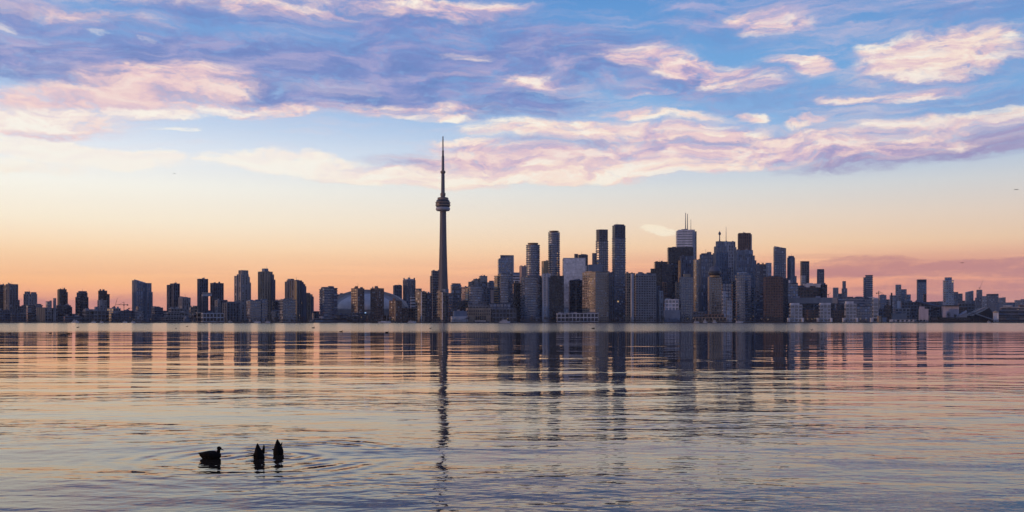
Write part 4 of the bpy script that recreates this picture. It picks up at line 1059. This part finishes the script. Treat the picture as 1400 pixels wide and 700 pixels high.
bld('depot', 'long striped waterfront depot reaching the eastern edge of the picture', 2440, .0, 'ribbon', 'slate', 'dark', [('shaft', 1364, 1410, 424.4), ('upper_hall', 1367, 1404, 420, {'wall': 'concrete', 'dy': 20}), ('roof_light', 1372, 1384, 417.8, {'wall': 'pale', 'dy': 26}), ('front_shed', 1360, 1410, 433, {'wall': 'grey', 'dy': -20})], 'building', None, False)
bld('depot', 'brown block standing on the end of the striped depot', 2490, .0, 'grid2', 'brick', 'dark', [('shaft', 1392.4, 1410, 417)], 'building', None, False)
bld('low_block', 'grey-brown low block under the pale far block with rising roof', 2620, .0, 'grid2', 'grey', 'dark', [('shaft', 1309, 1332, 414.6), ('wing', 1304, 1322, 420, {'dy': -20, 'wall': 'brick'})], 'building', None, False)
bld('sloped_shed', 'pale shed with a slanting wall between the lilac shed and the gabled hall', 2400, .0, 'plain', 'blue', 'grey', [('shaft', 1310, 1322, 424, {'slope': -432})], 'building', None, False)
bld('low_block', 'long dark quay wall building below the lilac shed', 2380, .0, 'ribbon', 'black', 'dark', [('shaft', 1272, 1327, 434)], 'building', None, False)

# ------------------------------------------------------------------ low dim blocks that close the gaps far behind
FIL = [(-8, 40, 426, 2900, 'dim far terrace of low roofs behind the western edge towers'), (84, 106, 428.6, 2900, 'dim far low roofs between the slim gold-edged tower and the round-shouldered tower'), (118, 160, 427, 2950, 'dim far roofs behind the cranes'),
       (203, 232, 424.5, 2850, 'dim far low block between the sloping-roof tower and the dark slab tower'), (256, 276, 421.2, 2850, 'dim far roofs just west of the bridged towers'), (282, 291, 421.6, 2850, 'dim far roofs seen under the pale sky bridge'),
       (303, 322, 418.4, 2800, 'dim far block between the bridged towers and the tall pair'), (414, 440, 428.4, 2850, 'dim far roofs west of the blue glass tower'), (612, 646, 404, 3150, 'dim far block filling the gap east of the needle tower'),
       (655, 690, 400, 3150, 'dim far block behind the gabled block and pink-sided mid-rise'), (860, 905, 384, 3150, 'dim far block behind the grey hotel complex'), (946, 976, 372, 3200, 'dim far block at the foot of the golden slab'),
       (1026, 1062, 384, 3150, 'dim far block behind the blue glass box tower'), (1068, 1100, 392, 3150, 'dim far block below the round-topped tower'), (1128, 1152, 405.4, 3900, 'dim far low roofs east of the dark blue glass cube'),
       (1156, 1186, 405.2, 3900, 'dim far roofs behind the long blue slab'), (1190, 1226, 409, 3900, 'dim far roofs behind the eastern hammerhead crane'), (1240, 1262, 411.6, 3900, 'dim far roofs west of the lone dark-capped slab tower'),
       (1262, 1292, 410.4, 3900, 'dim far roofs between the dark-capped slab and the jagged-balcony tower'), (1312, 1336, 409.6, 3900, 'dim far roofs west of the crane-topped far tower'), (1340, 1412, 414, 3950, 'dim far roofs along the eastern end of the shore')]
for x0, x1, yt, yy, lb in FIL:
    k = max(2, int((x1 - x0) / 9))
    bl = []
    for i in range(k):
        a = x0 + (x1 - x0) * i / k
        bl.append(('roof_block', a - .5, a + (x1 - x0) / k + .8, yt + rnd.uniform(0, 3.2), {'wall': rnd.choice(['slate', 'grey', 'blue', 'slate'])}))
    bld('far_terrace', lb, yy, .0, 'grid2', 'slate', 'dark', bl, 'building', None, False)

# ------------------------------------------------------------------ cranes
def crane(label, px, ybase_, ytop_, Y, x_l, x_r, y_j, cw, r=.8):
    r0 = empty('tower_crane', Vector(((px - CX) * Y / F, Y, zof(ybase_, Y))), label, 'crane', 'tower cranes')
    L = r0.location
    q = MB()
    q.bar((0, 0, -1), wpt(px, ytop_, Y) - L, r, 4)
    q.build('mast', 'crane', r0)
    q = MB()
    q.bar(wpt(x_l, y_j, Y) - L, wpt(x_r, y_j - .1, Y) - L, r * .7, 4)
    q.build('jib', 'crane', r0)
    q = MB()
    p = wpt(cw, y_j + .3, Y) - L
    q.box(p, (3.6, 2, 3.2))
    q.build('counterweight', 'black', r0)
    q = MB()
    q.bar(wpt(px, ytop_, Y) - L, wpt(x_l + (px - x_l) * .35, y_j, Y) - L, .3, 4)
    q.build('tie_bar', 'crane', r0)
    q = MB()
    q.box(wpt(px, y_j + .4, Y) - L, (3, 2.4, 2.6))
    q.build('cab', 'black', r0)


def luffer(label, px, ybase_, ypiv, Y, xt, yt, r=.7):
    r0 = empty('luffing_crane', Vector(((px - CX) * Y / F, Y, zof(ybase_, Y))), label, 'crane', 'tower cranes')
    L = r0.location
    q = MB()
    q.bar((0, 0, -1), wpt(px, ypiv, Y) - L, r, 4)
    q.build('mast', 'crane', r0)
    q = MB()
    q.bar(wpt(px, ypiv, Y) - L, wpt(xt, yt, Y) - L, r * .8, 4, r * .6)
    q.build('jib', 'crane', r0)
    q = MB()
    q.box(wpt(px - (xt - px) * .25, ypiv + .2, Y) - L, (4, 2.4, 2.2))
    q.build('counterweight', 'black', r0)


crane('hammerhead crane with its jib pointing west, between the curved tower and the broad sloping-roof tower', 169.5, 424.5, 412.6, 2500, 158.6, 175, 416.6, 174.3)
luffer('luffing crane with a steep raised jib west of the hammerhead crane', 157, 421.5, 419, 2490, 160.6, 407.8)
crane('half-hidden crane jib running in behind the broad sloping-roof tower', 181.5, 421, 418.5, 2700, 190, 176.5, 421.4, 176.3)
crane('thin hammerhead crane over the squat far block near the chimney', 1201.4, 424, 397.6, 3000, 1207.4, 1197.6, 400.6, 1198.6, 1.0)
luffer('faint luffing crane on the roof of a far eastern tower', 1340, 396.6, 393.6, 3610, 1344.2, 382.2, .6)
luffer('tiny crane with a bent jib on roofs east of the dark blue glass cube', 1133, 406, 402.6, 3000, 1136, 400.4, .7)

# ------------------------------------------------------------------ trees along the quay
def clumps(mb, c, rx, ry, rz, nleaf, size):
    for _ in range(nleaf):
        while True:
            p = Vector((rnd.uniform(-1, 1), rnd.uniform(-1, 1), rnd.uniform(-1, 1)))
            if p.length < 1 and rnd.random() < .35 + .65 * p.length:
                break
        p = Vector(c) + Vector((p.x * rx, p.y * ry, p.z * rz))
        a = Vector((rnd.gauss(0, 1), rnd.gauss(0, 1), rnd.gauss(0, 1))).normalized() * size * rnd.uniform(.6, 1.4)
        b2 = a.cross(Vector((rnd.gauss(0, 1), rnd.gauss(0, 1), rnd.gauss(0, 1)))).normalized() * size * rnd.uniform(.3, .9)
        i = len(mb.v)
        mb.v += [tuple(p - a), tuple(p + b2), tuple(p + a), tuple(p - b2)]
        mb.f.append((i, i + 1, i + 2, i + 3))
        mb.mi.append(mb.cur)


def tree(label, px, ytop_, Y, wpx, mat='twig', name='bare_tree'):
    loc = Vector(((px - CX) * Y / F, Y, GROUND))
    r0 = empty(name, loc, label, 'tree', 'trees on the quay')
    h_ = zof(ytop_, Y) - GROUND
    q = MB()
    q.bar((0, 0, -.5), (0.3, 0, h_ * .62), .34, 7, .14)
    for k in range(6):
        a = k * 1.05 + rnd.random()
        z = h_ * rnd.uniform(.28, .5)
        q.bar((0.1, 0, z), (math.cos(a) * wpx * Y / F * .34, math.sin(a) * 2.5, z + h_ * rnd.uniform(.2, .36)), .16, 5, .04)
    q.build('trunk', 'bark', r0)
    q = MB()
    for _ in range(7):
        clumps(q, (rnd.uniform(-.3, .3) * wpx * Y / F, rnd.uniform(-2, 2), h_ * rnd.uniform(.45, .82)), wpx * Y / F * .24, 2.4, h_ * .2, 90, .42)
    q.build('crown', mat, r0)


TREES = [(42, 429, 9, 'bare brown tree before the long low grey apartment block'), (20, 430.5, 10, 'dark spreading tree at the western edge of the quay'), (262, 432, 7, 'bare tree beside the low tan bay under the bridged towers'),
         (291, 432.6, 9, 'rounded bare tree before the long white-framed low block'), (378, 432.4, 9, 'bare brown tree before the black-glass block with a paler base'), (412, 431.4, 10, 'bare tree at the foot of the golden-strip tower'),
         (463, 431.5, 8, 'dark tree before the western end of the dome'), (597, 430, 11, 'wide brown tree under the tan ribbed condo at the needle tower'), (584, 431.6, 10, 'brown tree between the two tan ribbed condos'),
         (640, 431, 9, 'rounded tree at the west corner of the tan warehouse'), (728, 431.6, 9, 'rounded tree under the wide curved banded condo'), (747, 430.8, 10, 'rounded tree under the white-striped front'),
         (842, 423.5, 9, 'tall dark tree in front of the tallest balconied tower'), (850, 425, 8, 'tall dark tree beside the pale pier of the hotel complex'), (888, 430.6, 12, 'dark tree mass before the grey hotel complex'), (905, 431, 10, 'dark tree before the low white modern block'),
         (941, 432, 9, 'low dark tree before the beige gridded hotel'), (1297, 426.6, 6, 'dark upright tree before the lilac shed, west of its pair'), (1305, 428.4, 7, 'dark bushy tree before the lilac shed, east of its pair'), (1284, 431, 9, 'dark scrubby tree at the west end of the lilac shed')]
for px, yt, wd, lb in TREES:
    tree(lb, px, yt, 2352 + (px * 7 % 9), wd, 'green' if px > 835 else 'twig', 'evergreen_tree' if px > 835 else 'bare_tree')

q = MB()
x = -12
while x < 1412:
    dens = .45 if 1070 < x < 1250 else 1
    if rnd.random() < dens:
        Y = rnd.uniform(2341, 2350)
        hh_ = rnd.uniform(2.2, 6.6 if x < 1060 else 4.0) * Y / F
        clumps(q, ((x - CX) * Y / F, Y, GROUND + hh_ * .5), rnd.uniform(2, 5), 2.5, hh_ * .55, 70, .5)
    x += rnd.uniform(1.2, 3.2)
tag(q.build('treeline', 'twig'), 'low dark scrub and tree mass along the whole quay', None, None, 'stuff')

# ------------------------------------------------------------------ boats
def boat(label, px, ywater, Lpx, kind, Y=None):
    Y = Y or 2322.0
    s = Y / F
    L = Lpx * s
    r0 = empty('moored_boat', Vector(((px - CX) * s, Y, 0)), label, 'boat', 'boats along the quay')
    q = MB()
    st = []
    bm_ = min(L * .28, 6)
    for t, wq, sh in ((-.5, .75, 0), (-.3, 1, 0), (.1, 1, .02), (.35, .7, .06), (.5, .06, .14)):
        zt = .09 * L + sh * L
        zt = min(zt, 3.2)
        st.append([(t * L, -bm_ / 2 * wq, zt), (t * L, -bm_ / 2 * wq * .7, -.4), (t * L, bm_ / 2 * wq * .7, -.4), (t * L, bm_ / 2 * wq, zt)])
    q.rings(st)
    q.build('hull', 'hull' if kind != 'dark' else 'navy', r0)
    dz = min(.09 * L, 3)
    if kind in ('ferry', 'cruiser', 'dark'):
        lv = 2 if kind == 'ferry' else 1
        for k in range(lv):
            q = MB()
            q.box((-.06 * L + .03 * L * k, 0, dz + 1.3 + k * 2.5), (L * (.66 - .2 * k), bm_ * .74, 2.6), 0)
            cb = q.build('cabin', 'hull', r0)
            q = MB()
            q.box((-.06 * L + .03 * L * k, 0, dz + 1.5 + k * 2.5), (L * (.6 - .2 * k), bm_ * .76, 1.0), 0)
            q.build('window_band', G['dark'][0], cb)
        q = MB()
        q.bar((-.12 * L, 0, dz + 2.5 * lv), (-.14 * L, 0, dz + 2.5 * lv + 3.4), .22, 6)
        q.build('mast', 'hull', r0)
    else:
        q = MB()
        q.box((-.1 * L, 0, dz + .6), (L * .4, bm_ * .6, 1.3))
        q.build('cabin', 'hull', r0)
        for t, hh_ in ((-.22, 16), (.16, 19)):
            q = MB()
            q.bar((t * L, 0, dz), (t * L, 0, dz + hh_), .30, 6, .16)
            q.build('mast', 'hull', r0)


for px, Lp, kd, lb in ((103, 10, 'ferry', 'white two-deck ferry moored under the round-shouldered dark tower'), (128, 6, 'cruiser', 'small white cruiser before the white-framed apartment block'), (139, 5, 'cruiser', 'small white cruiser under the tower with the dark curved top'),
                       (171, 6, 'cruiser', 'small white cruiser under the hammerhead crane'), (182, 6, 'cruiser', 'small white cruiser at the foot of the broad sloping-roof tower'), (315, 8, 'dark', 'dark-hulled launch below the mid-rise with small roof box'),
                       (352, 9, 'cruiser', 'white tour boat before the pale bluish glass slab'), (366, 7, 'cruiser', 'small white cruiser at the foot of the tallest western tower'), (526, 17, 'ship', 'white two-masted sailing ship between the brown slab towers'),
                       (563, 11, 'cruiser', 'white tour boat before the low brownish block east of the dome'), (690, 15, 'ferry', 'broad white tour boat moored by the tan warehouse east wing'), (658, 22, 'dark', 'long low dark-hulled boat in front of the tan warehouse'),
                       (964, 6, 'ferry', 'small white island ferry left of its twin, below the revolving restaurant'), (977, 6, 'ferry', 'small white island ferry right of its twin, below the revolving restaurant'), (1011, 10, 'cruiser', 'long low white ferry under the rounded condo pair'),
                       (952, 7, 'cruiser', 'small white cruiser below the golden slab'), (1352, 5, 'cruiser', 'tiny white cruiser below the dark gabled hall')):
    boat(lb, px, 441, Lp, kd)
# ferry terminal with three pale gables
bld('ferry_terminal', 'low sandy ferry terminal below the beige hotels', 2368, .0, 'grid2', 'tan', 'dark', [('shaft', 949, 993, 434), ('hall', 962, 990, 429.4, {'wall': 'brick', 'dy': 10}), ('upper_hall', 946, 964, 426, {'wall': 'slate', 'dy': 14})], 'building', None, False)

# a handful of small lights that are already on along the quay
LG = [(178, 434.4), (183.5, 437.2), (206, 436.8), (412.4, 414.6), (409.6, 431.4), (494, 434), (536, 437.6), (603, 435.4), (618, 436), (622, 435), (628, 436.6), (694, 436), (1030, 433), (1026, 436), (1050, 437), (1041, 436.6), (1104, 436.4), (1110, 436.6), (1114, 436), (1176, 436.4),
      (1184, 436.6), (1364, 434.2), (1392, 423.4), (940, 436), (948, 435.2), (1005, 436.6)]
for px, py in LG:
    Y = 2345.0
    r0 = empty('quay_lamp', Vector(((px - CX) * Y / F, Y, GROUND)), None, 'lamp')
    z = max(2.5, zof(py, Y) - GROUND)
    q = MB()
    q.bar((0, 0, -.3), (0, 0, z), .14, 5)
    lp = q.build('lamp_post', 'black', r0)
    q = MB()
    q.lathe([(.1, z - .1), (.75, z + .4), (.75, z + .9), (.1, z + 1.4)], 8)
    q.build('lamp_globe', 'lamp', lp)
    tag(r0, 'small warm lamp already lit on a post along the dark quay', 'lamp', 'lit lamps along the quay')
r0 = empty('lit_sign', Vector((wpt(499.6, 427.5, 2385).x, 2385, GROUND)), 'small blue-white lit sign on a pole beside the dark glass pavilion', 'sign')
z = zof(428.2, 2385) - GROUND
q = MB()
q.bar((0, 0, -.3), (0, 0, z), .2, 5)
q.build('pole', 'black', r0)
q = MB()
q.box((0, 0, z + 1), (3.6, .6, 1.6))
q.build('sign_board', 'bluelamp', r0)

# ------------------------------------------------------------------ ducks
def ell(cx, cy, cz, ry, rz, ax, n=14, up=(0, 0, 1)):
    """an ellipse of points round (cx,cy,cz), lying across the direction ax"""
    ax = Vector(ax).normalized()
    sd = ax.cross(Vector(up)).normalized()
    uu = sd.cross(ax).normalized()
    return [Vector((cx, cy, cz)) + sd * ry * math.cos(2 * math.pi * k / n) + uu * rz * math.sin(2 * math.pi * k / n) for k in range(n)]


def loft(mb, spine, n=14, up=(0, 0, 1)):
    pts = [Vector(s[:3]) for s in spine]
    rg = []
    for i, s in enumerate(spine):
        d = pts[min(i + 1, len(pts) - 1)] - pts[max(i - 1, 0)]
        rg.append(ell(*s[:3], s[3], s[4], d, n, up))
    mb.rings([list(reversed(r)) for r in rg])


def fuse(mb, name, mats, loc, rz, voxel, label, cat, group=None):
    o = mb.build(name, mats, None, loc, True)
    o.rotation_euler = (0, 0, rz)
    md = o.modifiers.new('skin', 'REMESH')
    md.mode = 'VOXEL'
    md.voxel_size = voxel
    md.use_smooth_shade = True
    sm = o.modifiers.new('soft', 'SMOOTH')
    sm.factor = .5
    sm.iterations = 3
    tag(o, label, cat, group)
    return o


DK = 'ducks feeding on the calm water'
def dpos(px, py):
    Y = F * H / (py - HZ)
    return Vector(((px - CX) * Y / F, Y, 0)), Y / F


# swimming duck, bill to the east
L, s = dpos(288.5, 627.0)
q = MB()
loft(q, [(-.285, 0, .125, .012, .006), (-.25, 0, .118, .04, .018), (-.21, 0, .10, .07, .05), (-.15, 0, .075, .098, .09), (-.06, 0, .062, .118, .118), (.04, 0, .06, .122, .122), (.11, 0, .066, .108, .108), (.16, 0, .075, .082, .09), (.20, 0, .08, .05, .055), (.215, 0, .082, .02, .02)])
loft(q, [(.115, 0, .08, .06, .06), (.15, 0, .125, .048, .05), (.165, 0, .165, .036, .036), (.17, 0, .20, .034, .034), (.178, 0, .225, .036, .034)], up=(0, 1, 0))
loft(q, [(.128, 0, .232, .012, .014), (.145, 0, .237, .032, .036), (.175, 0, .24, .038, .044), (.205, 0, .234, .032, .034), (.222, 0, .228, .018, .02)])
loft(q, [(.205, 0, .226, .018, .018), (.235, 0, .212, .017, .011), (.265, 0, .199, .017, .007), (.285, 0, .192, .012, .004)])
for sg in (-1, 1):
    loft(q, [(-.20, sg * .075, .10, .012, .02), (-.1, sg * .105, .095, .018, .05), (.02, sg * .112, .09, .02, .055), (.09, sg * .1, .085, .01, .03)])
q.v = [(a * 1.08, b_ * 1.08, c * 1.0) for a, b_, c in q.v]
fuse(q, 'swimming_duck', ['plum'], L, R(-6), .007, 'dark duck swimming upright with its head raised, apart from the upended pair', 'duck', DK)

# two upended ducks: only tail, rump and folded wing tips out of the water
L, s = dpos(354.5, 626.5)
q = MB()
loft(q, [(.0, 0, -.16, .07, .07), (.0, 0, -.05, .115, .105), (-.005, 0, .03, .122, .115), (-.012, 0, .11, .105, .10), (-.022, 0, .19, .082, .078), (-.03, 0, .26, .06, .05), (-.035, 0, .33, .038, .026), (-.038, 0, .385, .018, .012), (-.04, 0, .405, .006, .006)], up=(0, 1, 0))
loft(q, [(.075, .02, .12, .04, .03), (.088, .02, .21, .032, .022), (.095, .02, .29, .024, .014), (.098, .02, .345, .014, .009), (.09, .02, .375, .005, .005)], up=(0, 1, 0))
loft(q, [(-.07, -.03, .10, .05, .05), (-.13, -.05, .085, .022, .022), (-.19, -.06, .078, .014, .014), (-.24, -.065, .072, .035, .012), (-.29, -.07, .07, .028, .008)])
q.v = [(a * 1.04, b_ * 1.04, c * .84) for a, b_, c in q.v]
fuse(q, 'dabbling_duck', ['plum'], L, R(12), .007, 'upended dark duck with two tail points and a foot kicked out sideways', 'duck', DK)
L, s = dpos(380.5, 621.5)
q = MB()
loft(q, [(.0, 0, -.16, .07, .07), (.0, 0, -.05, .105, .10), (.0, 0, .03, .118, .112), (.0, 0, .11, .116, .11), (-.004, 0, .19, .098, .09), (-.01, 0, .26, .074, .062), (-.016, 0, .32, .052, .036), (-.02, 0, .37, .034, .02), (-.02, 0, .405, .016, .01), (-.02, 0, .42, .006, .005)], up=(0, 1, 0))
loft(q, [(.05, 0, .22, .03, .03), (.078, 0, .28, .014, .014), (.088, 0, .33, .01, .012), (.09, 0, .35, .004, .004)], up=(0, 1, 0))
loft(q, [(-.08, -.02, .13, .03, .03), (-.115, -.03, .135, .014, .014), (-.14, -.03, .15, .016, .008), (-.15, -.03, .165, .006, .004)])
q.v = [(a * 1.02, b_ * 1.02, c * .86) for a, b_, c in q.v]
fuse(q, 'dabbling_duck', ['plum'], L, R(-8), .007, 'upended dark duck with one blunt tail point, farther from the swimming duck', 'duck', DK)

# ------------------------------------------------------------------ small birds far out on the water
for px, py, sz, lb in ((106.5, 448, 1.5, 'tiny dark waterbird floating under the round-shouldered tower'), (13, 456, .8, 'tiny dark waterbird near the western edge of the water'), (69, 456, .8, 'tiny dark waterbird below the grain silos'), (93.5, 456.6, 1.0, 'tiny dark waterbird off the ferry, nearest the shade of the slim tower'),
                       (97, 456.6, .7, 'tiny dark waterbird swimming close behind another below the slim gold-edged tower'), (256, 446.6, 1.4, 'tiny dark waterbird with raised neck off the terraced block'), (240.5, 449.4, .9, 'tiny dark waterbird off the plain dark slab tower'),
                       (428.5, 448.8, 1.7, 'tiny dark waterbird off the lighthouse-like tower'), (466.5, 454, 1.2, 'tiny long dark waterbird off the western end of the dome'), (529, 455, 1.2, 'tiny long dark waterbird off the second brown slab tower'),
                       (588.5, 449.4, 1.2, 'tiny grey waterbird west of the needle tower reflection'), (811, 449.6, 1.6, 'tiny dark waterbird off the tan gridded tower'), (1110, 451.4, 1.0, 'tiny dark waterbird off the east quay condos')):
    Y = F * H / (py - HZ)
    q = MB()
    loft(q, [(-.5, 0, .16, .02, .02), (-.38, 0, .13, .10, .08), (-.1, 0, .1, .17, .16), (.15, 0, .1, .16, .15), (.32, 0, .13, .08, .08), (.38, 0, .15, .02, .02)], 10)
    loft(q, [(.2, 0, .16, .07, .07), (.27, 0, .27, .05, .05), (.30, 0, .36, .05, .05), (.36, 0, .40, .05, .05), (.44, 0, .39, .02, .02), (.52, 0, .37, .008, .008)], 10, (0, 1, 0))
    q.v = [(a * sz, b_ * sz, c * sz) for a, b_, c in q.v]
    o = fuse(q, 'waterbird', ['plum'], Vector(((px - CX) * Y / F, Y, 0)), R(10), .03 * sz, lb, 'bird', 'waterbirds far out')
for px, py, Y, sz, rz, lb in ((238.4, 237.4, 330, .8, 20, 'tiny dark bird flying in the pale sky above the western towers'), (1389.6, 259.4, 320, 1.1, -10, 'tiny dark bird flying near the eastern edge of the sky'), (1315.5, 359.6, 420, 1.2, 5, 'tiny dark bird flying above the far eastern towers')):
    q = MB()
    loft(q, [(-.3, 0, 0, .03, .02), (-.15, 0, 0, .07, .06), (.05, 0, .01, .09, .08), (.2, 0, .03, .05, .05), (.3, 0, .04, .015, .015)], 10)
    for sg in (-1, 1):
        loft(q, [(.02, sg * .03, .03, .10, .03), (.06, sg * .3, .12, .09, .025), (.03, sg * .55, .10, .06, .02), (-.06, sg * .8, .04, .02, .012)], 10, (1, 0, 0))
    q.v = [(a * sz, b_ * sz, c * sz) for a, b_, c in q.v]
    fuse(q, 'flying_gull', ['plum'], wpt(px, py, Y), R(rz + 70), .03, lb, 'bird', 'birds in the air')
